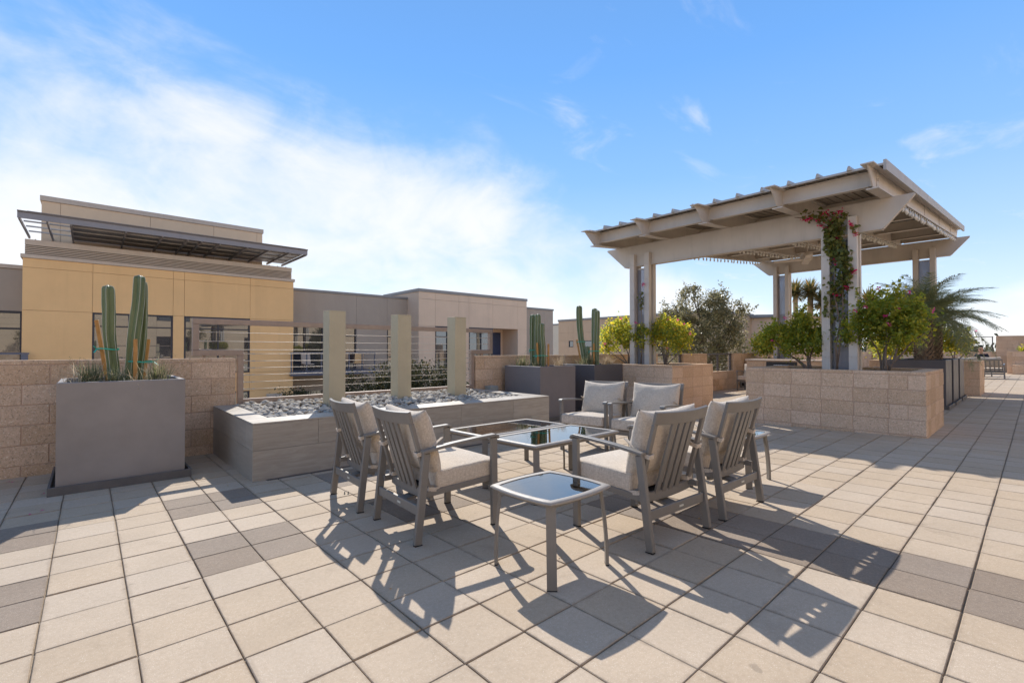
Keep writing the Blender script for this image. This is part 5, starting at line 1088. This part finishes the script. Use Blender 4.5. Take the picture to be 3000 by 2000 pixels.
MB().box(CX0 + .25, CX1 - .02, CY0 + .25, CY0 + .30, CZ + .29, CZ + .37).ob('gutter', 'canopy_metal', can)
for x in (CX0 + .02, -1.32, -.62, 1.15, 2.45, 3.4, 3.95, 4.7, 5.9, 6.9, 7.9, CX1 - .08): MB().box(x, x + .06, CY0 + .055, CY1, CZ - .04, CZ + .07).ob('cross_beam', 'canopy_metal', can)
for y in (CY0 + 1.0, CY0 + 2.05, CY0 + 3.2): MB().box(CX0 + .1, CX1 - .1, y, y + .10, CZ + .075, CZ + .125).ob('purlin', 'canopy_purlin', can)
MB().box(-.60, CX1, CY0 + .055, CY1, CZ + .13, CZ + .16).ob('roof_sheet', 'canopy_metal', can)
# grey wing left
G0 = -9.0; facade(ab, [G0, -6.0, -4.2, O0 - .01], [GZ, .25, 2.87, 4.72], 30.0, 'stucco_grey', holes=((-6.0, O0, .25, 2.87),)); MB().box(G0, O0 - .002, 30.121, 33, GZ, 4.72).ob('core_wall', 'stucco_grey', ab); MB().box(G0, O0 - .061, 29.95, 33.1, 4.73, 4.90, .006).ob('coping', 'trim_taupe', ab)
window(ab, -6.0, O0 - .10, .25, 2.87, 30.0, mull=(-4.1,), trans=(2.1,), fw=.1); MB().box(-6.2, O0 + .25, 27.7, 27.75, .98, 1.05).box(-2.05, -1.85, 27.6, 27.74, .3, .975).ob('balcony_rail', 'balcony_metal', ab)
# grey middle wing with balcony
GY = 29.5; gxs = [O1 + .002, onY(1044, 960, GY).x, onY(1134, 960, GY).x, onY(1207, 960, GY).x, 17.5]; gz = [GZ, -.05, 2.62, 4.70]
facade(ab, gxs, gz, GY, 'stucco_grey', holes=((gxs[0], gxs[1], -.05, 2.62), (gxs[2], gxs[3], -.05, 2.62))); MB().box(O1 + .01, 17.5, GY + .121, 33, GZ, 4.69).ob('core_wall', 'stucco_grey', ab); MB().box(O1 + .061, 17.3, GY - .05, 33.1, 4.705, 4.85, .006).ob('coping', 'coping_metal', ab)
window(ab, gxs[0] + .02, gxs[1] - .02, -.05, 2.62, GY, mull=tuple(np.linspace(gxs[0], gxs[1], 5)[1:-1]), trans=(2.05,)); window(ab, gxs[2], gxs[3], -.05, 2.62, GY, mull=((gxs[2] + gxs[3]) / 2,), trans=(2.05, .7))
MB().box(9.2, 13.0, GY - .04, GY - .002, -3.6, -1.3).ob('window', 'window_glass', ab)
bal = bpy.data.objects.new('balcony', None); COL.objects.link(bal); bal.parent = ab; Bx0, Bx1, By0 = 8.36, 13.4, 27.72
MB().box(Bx0, Bx1, By0, OY - .06, -.30, -.07, .01).box(O1 + .06, Bx1, OY - .06, GY - .002, -.30, -.07, .01).ob('slab', 'balcony_metal', bal)
MB().box(Bx0, Bx1, By0 + .02, By0 + .10, .96, 1.03, .004).box(Bx1 - .08, Bx1, By0 + .10, GY - .01, .96, 1.03, .004).ob('top_rail', 'balcony_metal', bal)
for x in np.linspace(Bx0 + .05, Bx1 - .05, 7): MB().box(x - .03, x + .03, By0 + .03, By0 + .09, -.07, .96).ob('post', 'balcony_metal', bal)
for k in range(8): MB().tube([(Bx0 + .05, By0 + .06, .05 + k * .115), (Bx1 - .05, By0 + .06, .05 + k * .115)], .006, 5).ob('cable', 'balcony_metal', bal)
# beige block
E0, E1, EY = 16.62, 26.75, 28.0
exs = [E0, 17.95, 19.95, 20.86, 23.14, 25.75, E1]; ez = [GZ, -.3, 2.83, 4.66, 5.14]
facade(ab, exs, ez, EY, 'stucco_beige', holes=((17.95, 19.95, -.3, 2.83), (20.86, 23.14, -.3, 2.83), (23.14, 25.75, -.3, 2.83)))
MB().box(E0 + .001, E1 - .001, EY + 1.9, EY + 5, GZ, 5.14).box(E0 + .001, 23.13, EY + .121, EY + 1.9, GZ, 5.14).box(25.76, E1 - .001, EY + .121, EY + 1.9, GZ, 5.14).box(23.13, 25.76, EY + .121, EY + 1.9, 2.84, 5.14).box(23.13, 25.76, EY + .121, EY + 1.9, GZ, -.31).ob('core_wall', 'stucco_beige', ab)
MB().box(E0 - .05, E1 + .05, EY - .05, EY + 5.1, 5.145, 5.35, .008).ob('coping', 'coping_metal', ab)
window(ab, 17.95, 19.95, -.3, 2.83, EY, mull=(18.95,), trans=(2.1,), rec=.02); window(ab, 20.86, 23.14, -.3, 2.83, EY, mull=(22.0,), rec=.02)
MB().box(23.3, 25.5, EY + 1.84, EY + 1.898, -.3, 2.6).ob('door', 'door_dark', ab); MB().box(23.2, 25.7, EY + .06, EY + .12, .62, .68).ob('balcony_rail', 'balcony_metal', ab)
# grey end wing
facade(ab, [E1 + .002, 28.55, 30.35, 31.5], [GZ, -.3, 2.92, 4.72], GY, 'stucco_grey', holes=((28.55, 30.35, -.3, 2.92),)); MB().box(E1 + .01, 31.5, GY + .121, 34, GZ, 4.71).ob('core_wall', 'stucco_grey', ab); MB().box(E1 + .06, 31.56, GY - .05, 34.1, 4.725, 4.88, .006).ob('coping', 'coping_metal', ab); window(ab, 28.55, 30.35, -.3, 2.92, GY, mull=(29.4,), rec=.02)
# balcony furniture
def far_chair(label, x, y, rot, mat):
    t = thing('balcony_chair', label, 'chair', (x, y, -.07), rot)
    MB().box(-.28, .28, -.28, .28, .38, .44, .01).ob('seat', mat, t); MB().bar((0, -.28, .42), (0, -.40, 1.0), .52, .03, up=(0, 1, 0)).ob('backrest', mat, t)
    for sx in (-1, 1):
        for sy in (-1, 1): MB().box(sx * .26 - .02, sx * .26 + .02, sy * .26 - .02, sy * .26 + .02, 0, .38).ob('leg', 'rail_metal', t)
far_chair('tan sling chair on the far balcony by the ochre wall', 9.5, 28.4, rad(180), 'trim_taupe'); far_chair('reddish balcony chair at the right end of the far balcony', 12.7, 28.7, rad(150), 'stucco_orange')

# tan building beyond the end wing, cream sliver, pavilion behind the tree
tb = thing('tan_building', 'tan flat roofed building with small square windows behind the cactus planters', 'building', (42, 0, GZ)); tb.location = (0, 0, 0); X2 = 42.0; y_a, y_b = 19.2, 38.45
facade(tb, [y_a, 22.5, 26.5, 28.3, 28.98, 31.9, 34.57, 36.12, 36.82, y_b], [GZ, 1.5, 2.24, 3.2, 4.55], X2, 'stucco_tan', holes=((28.3, 28.98, 1.5, 2.24), (31.9, 34.57, 1.5, 2.24), (36.12, 36.82, 1.5, 2.24)), xface=True)
MB().box(X2 + .121, X2 + 8, y_a, y_b, GZ, 4.54).ob('core_wall', 'stucco_tan', tb); MB().box(X2 - .08, X2 + 8.1, y_a - .05, y_b + .05, 4.56, 4.80, .01).ob('coping', 'coping_metal', tb)
for a, b in ((28.3, 28.98), (31.9, 34.57), (36.12, 36.82)): window(tb, a, b, 1.5, 2.24, X2, rec=.05, xface=True)
cb_ = thing('cream_building', 'cream wall of a farther building between the grey wing and the tan building', 'building', (52, 44, GZ)); MB().box(0, 6, 0, 8, 0, 9.35).ob('wall', 'stucco_cream', cb_); MB().box(-.06, 6.06, -.06, 8.06, 9.36, 9.6).ob('coping', 'coping_metal', cb_)
pv = thing('pavilion_building', 'beige building with curved roof edge and pale awnings behind the tree', 'building', (50, 17, GZ)); pv.location = (0, 0, 0)
px0, py0, py1 = 49.6, 14.2, 19.8; facade(pv, [py0, 16.2, 18.3, py1], [GZ, -.2, 2.3, 4.35], px0, 'stucco_beige', holes=((16.2, 18.3, -.2, 2.3),), xface=True); MB().box(px0 + .121, px0 + 9, py0, py1, GZ, 4.34).ob('core_wall', 'stucco_beige', pv); window(pv, 16.2, 18.3, -.2, 2.3, px0, mull=(17.2,), rec=.03, xface=True)
MB().prism([(py0 - .3, 4.36), (py1 + 2, 4.36), (py1 + 2, 4.62), (18.5, 4.66), (16.5, 4.58), (py0 - .3, 4.40)], 'x', px0 - .5, px0 + 9.2).ob('curved_roof', 'coping_metal', pv); MB().box(px0 + 1.2, px0 + 9, py1 + .01, py1 + 6, GZ, 4.0).ob('side_wall', 'stucco_tan', pv)
for a, b in ((14.3, 16.0), (19.9, 22.3)):
    x_ = px0 if a < 19 else px0 + 1.2; MB().add([(x_ - 1.3, a, 2.55), (x_ - 1.3, b, 2.55), (x_ - .01, b, 3.3), (x_ - .01, a, 3.3), (x_ - 1.3, a, 2.48), (x_ - 1.3, b, 2.48), (x_ - .01, b, 3.22), (x_ - .01, a, 3.22)], [(0, 3, 2, 1), (4, 5, 6, 7), (0, 1, 5, 4), (1, 2, 6, 5), (2, 3, 7, 6), (3, 0, 4, 7)]).ob('awning', 'utility_grey', pv)
# building behind the photographer, mirrored in windows, set close and warm to bounce light
bb_ = thing('penthouse_building', 'sunlit sand coloured penthouse front behind the photographer, mirrored in the far windows', 'building', (0, -8.0, zg(-8)))
bx_ = [-16, -11, -8, -3, 0, 5.5, 8.5, 14, 17, 22, 25, 31, 36]; wn_ = ((-11, -8), (-3, 0), (5.5, 8.5), (14, 17), (22, 25))
facade(bb_, bx_, [0, .3, 2.5, 3.6, 4.2, 5.9, 7.0], 0, 'stucco_sand', holes=tuple((a, b, .3, 2.5) for a, b in wn_) + tuple((a, b, 4.2, 5.9) for a, b in wn_[1:4]), th=-.12)
for a, b in wn_: window(bb_, a, b, .3, 2.5, -.085, mull=((a + b) / 2,), rec=0.0)
for a, b in wn_[1:4]: window(bb_, a, b, 4.2, 5.9, -.085, mull=((a + b) / 2,), rec=0.0)
MB().box(-16, 36, -1.0, -.125, 0, 7.0).ob('core_wall', 'stucco_sand', bb_); MB().box(-16.1, 36.1, -1.1, .12, 7.01, 7.25).ob('coping', 'trim_taupe', bb_)

# distant tree line on the horizon
r_ = np.random.default_rng(5); C = []
for k in range(420):
    a = rad(r_.uniform(-12, 40)); D = r_.uniform(140, 260); h = r_.uniform(4.5, 8.5); c = np.array([D * math.cos(a), D * math.sin(a), -4.5 + h * .5]); C.append(c + r_.normal(size=(60, 3)) * np.array([3.2, 3.2, h * .26]))
o_ = link('tree_line', leaves_mesh('tree_line', np.concatenate(C), 1.5, 'leaf_hedge', 5)); tag(o_, 'distant band of desert trees on the horizon', 'trees', kind='stuff')

# ------------------------------------------------------------------ person
def skin_fig(name, joints, edges, mat, parent=None, sub=2, root=0):
    me = bpy.data.meshes.new(name); me.from_pydata([j[:3] for j in joints], edges, []); o = link(name, me, parent); o.modifiers.new('skin', 'SKIN'); o.modifiers.new('sub', 'SUBSURF').levels = sub; o.modifiers['sub'].render_levels = sub
    for i, j in enumerate(joints): v = me.skin_vertices[0].data[i]; v.radius = (j[3], j[4] if len(j) > 4 else j[3]); v.use_root = (i == root)
    me.materials.append(MATS[mat]); o.modifiers['skin'].use_smooth_shade = True; return o
ps = thing('person', 'person in a dark top sitting behind the far patio sofa', 'person', (29.9, 1.72, zg(1.7)), rad(160) - math.pi / 2)
J = [(0, -.06, .50, .13, .11), (0, -.10, .72, .13, .10), (0, -.09, .92, .16, .11), (0, -.06, 1.02, .07, .07), (0, -.03, 1.09, .052, .055), (0, .0, 1.17, .075, .09), (0, .01, 1.27, .07, .085),
     (.17, -.08, .98, .055), (.24, -.05, .76, .042), (.22, .14, .66, .034), (.20, .23, .64, .03), (-.17, -.08, .98, .055), (-.24, -.05, .76, .042), (-.22, .14, .66, .034), (-.20, .23, .64, .03),
     (.10, .02, .50, .085), (.12, .38, .50, .06), (.12, .42, .10, .042), (.12, .55, .045, .035), (-.10, .02, .50, .085), (-.12, .38, .50, .06), (-.12, .42, .10, .042), (-.12, .55, .045, .035)]
Ed = [(0, 1), (1, 2), (2, 3), (3, 4), (4, 5), (5, 6), (2, 7), (7, 8), (8, 9), (9, 10), (2, 11), (11, 12), (12, 13), (13, 14), (0, 15), (15, 16), (16, 17), (17, 18), (0, 19), (19, 20), (20, 21), (21, 22)]
for s in (1, -1):                                   # fingers, unequal, slightly bent, rooted in the palm
    b = 10 if s > 0 else 14
    for k, (dx, L) in enumerate(((-.024, .055), (-.008, .066), (.008, .062), (.023, .05))):
        i0 = len(J); J += [(s * .20 + dx, .285, .632, .010), (s * .20 + dx * 1.1, .285 + L * .6, .622, .0085), (s * .20 + dx * 1.15, .285 + L, .606, .007)]; Ed += [(b, i0), (i0, i0 + 1), (i0 + 1, i0 + 2)]
    i0 = len(J); J += [(s * .165, .255, .63, .011), (s * .145, .285, .618, .009)]; Ed += [(b, i0), (i0, i0 + 1)]
skin_fig('body', J, Ed, 'skin', ps)
skin_fig('shirt', [(0, -.07, .50, .155, .13), (0, -.10, .72, .15, .125), (0, -.09, .91, .18, .13), (0, -.065, .995, .085, .085), (.18, -.08, .975, .075), (.235, -.05, .80, .062), (-.18, -.08, .975, .075), (-.235, -.05, .80, .062)], [(0, 1), (1, 2), (2, 3), (2, 4), (4, 5), (2, 6), (6, 7)], 'cloth_navy', ps)
skin_fig('trousers', [(0, -.05, .49, .15, .13), (.10, .02, .495, .105), (.12, .38, .495, .078), (.12, .42, .14, .06), (-.10, .02, .495, .105), (-.12, .38, .495, .078), (-.12, .42, .14, .06)], [(0, 1), (1, 2), (2, 3), (0, 4), (4, 5), (5, 6)], 'cloth_khaki', ps)
skin_fig('hair', [(0, -.035, 1.16, .075, .075), (0, -.02, 1.25, .085, .09), (0, .0, 1.305, .07, .08)], [(0, 1), (1, 2)], 'hair', ps)
f = MB()
for s in (-1, 1): f.tube([(s * .03, .083, 1.195), (s * .03, .094, 1.195)], .011, 8)
f.ob('eyes', 'cloth_navy', ps); MB().tube([(0, .085, 1.195), (0, .112, 1.155), (0, .085, 1.148)], [.008, .014, .012], 8).ob('nose', 'skin', ps); MB().box(-.022, .022, .082, .092, 1.113, 1.121, .003).ob('mouth', 'petal', ps)
for s in (-1, 1): MB().cbox((s * .078, -.005, 1.185), (.008, .018, .028), .006).ob('ear', 'skin', ps)
for s in (-1, 1): MB().box(s * .12 - .045, s * .12 + .045, .36, .62, 0, .085, .03).ob('shoe', 'black_plastic', ps)

# ------------------------------------------------------------------ small things on the paving
def petal(name, label, cat, sx, sy, mat, size, group):
    d = ray(sx, sy); t_ = -CAM_H / (d.z - SLOPE * d.y); p = d * t_; rs = random.Random(int(sx)); mb = MB(); n = 3
    for k in range(n):
        a = rs.uniform(0, 6.28); c, s = math.cos(a), math.sin(a); L = size * rs.uniform(.7, 1.1); mb.add([(0, 0, .002), (L * c * .6 - L * s * .3, L * s * .6 + L * c * .3, .006), (L * c, L * s, .003 + rs.uniform(0, .006)), (L * c * .6 + L * s * .3, L * s * .6 - L * c * .3, .004)], [(0, 3, 2, 1)])
    o = mb.ob(name, mat, None, loc=(p.x, p.y, zg(p.y) + .002)); tag(o, label, cat, group)
for s, y in ((125, 1496), (85, 1508), (126, 1447), (22, 1412), (32, 1414), (700, 1380)): petal('fallen_petal', 'magenta petal lying on the pavers near the tall grey planter', 'petal', s, y, 'petal', .022, 'fallen petals')
for s, y in ((405, 1478), (575, 1404), (670, 1423), (910, 1411), (1641, 1633), (1148, 1726), (2405, 1265), (2743, 1267), (800, 1322), (2045, 1520)): petal('fallen_leaf', 'small dry yellow leaf lying on the pavers', 'leaf', s, y, 'dry_leaf', .016, 'dry leaves on the paving')
d = ray(1015, 1446); t_ = -CAM_H / (d.z - SLOPE * d.y); p = d * t_
MB_ = thing('floor_peg', 'pair of tiny black pegs standing on a paver behind the chair legs', 'peg', (p.x, p.y, zg(p.y)))
for dx in (-.011, .011): MB().tube([(dx, -dx, 0), (dx, -dx, .003), (dx, -dx, .004), (dx, -dx, .022)], [.009, .009, .004, .004], 8).ob('peg', 'black_plastic', MB_)
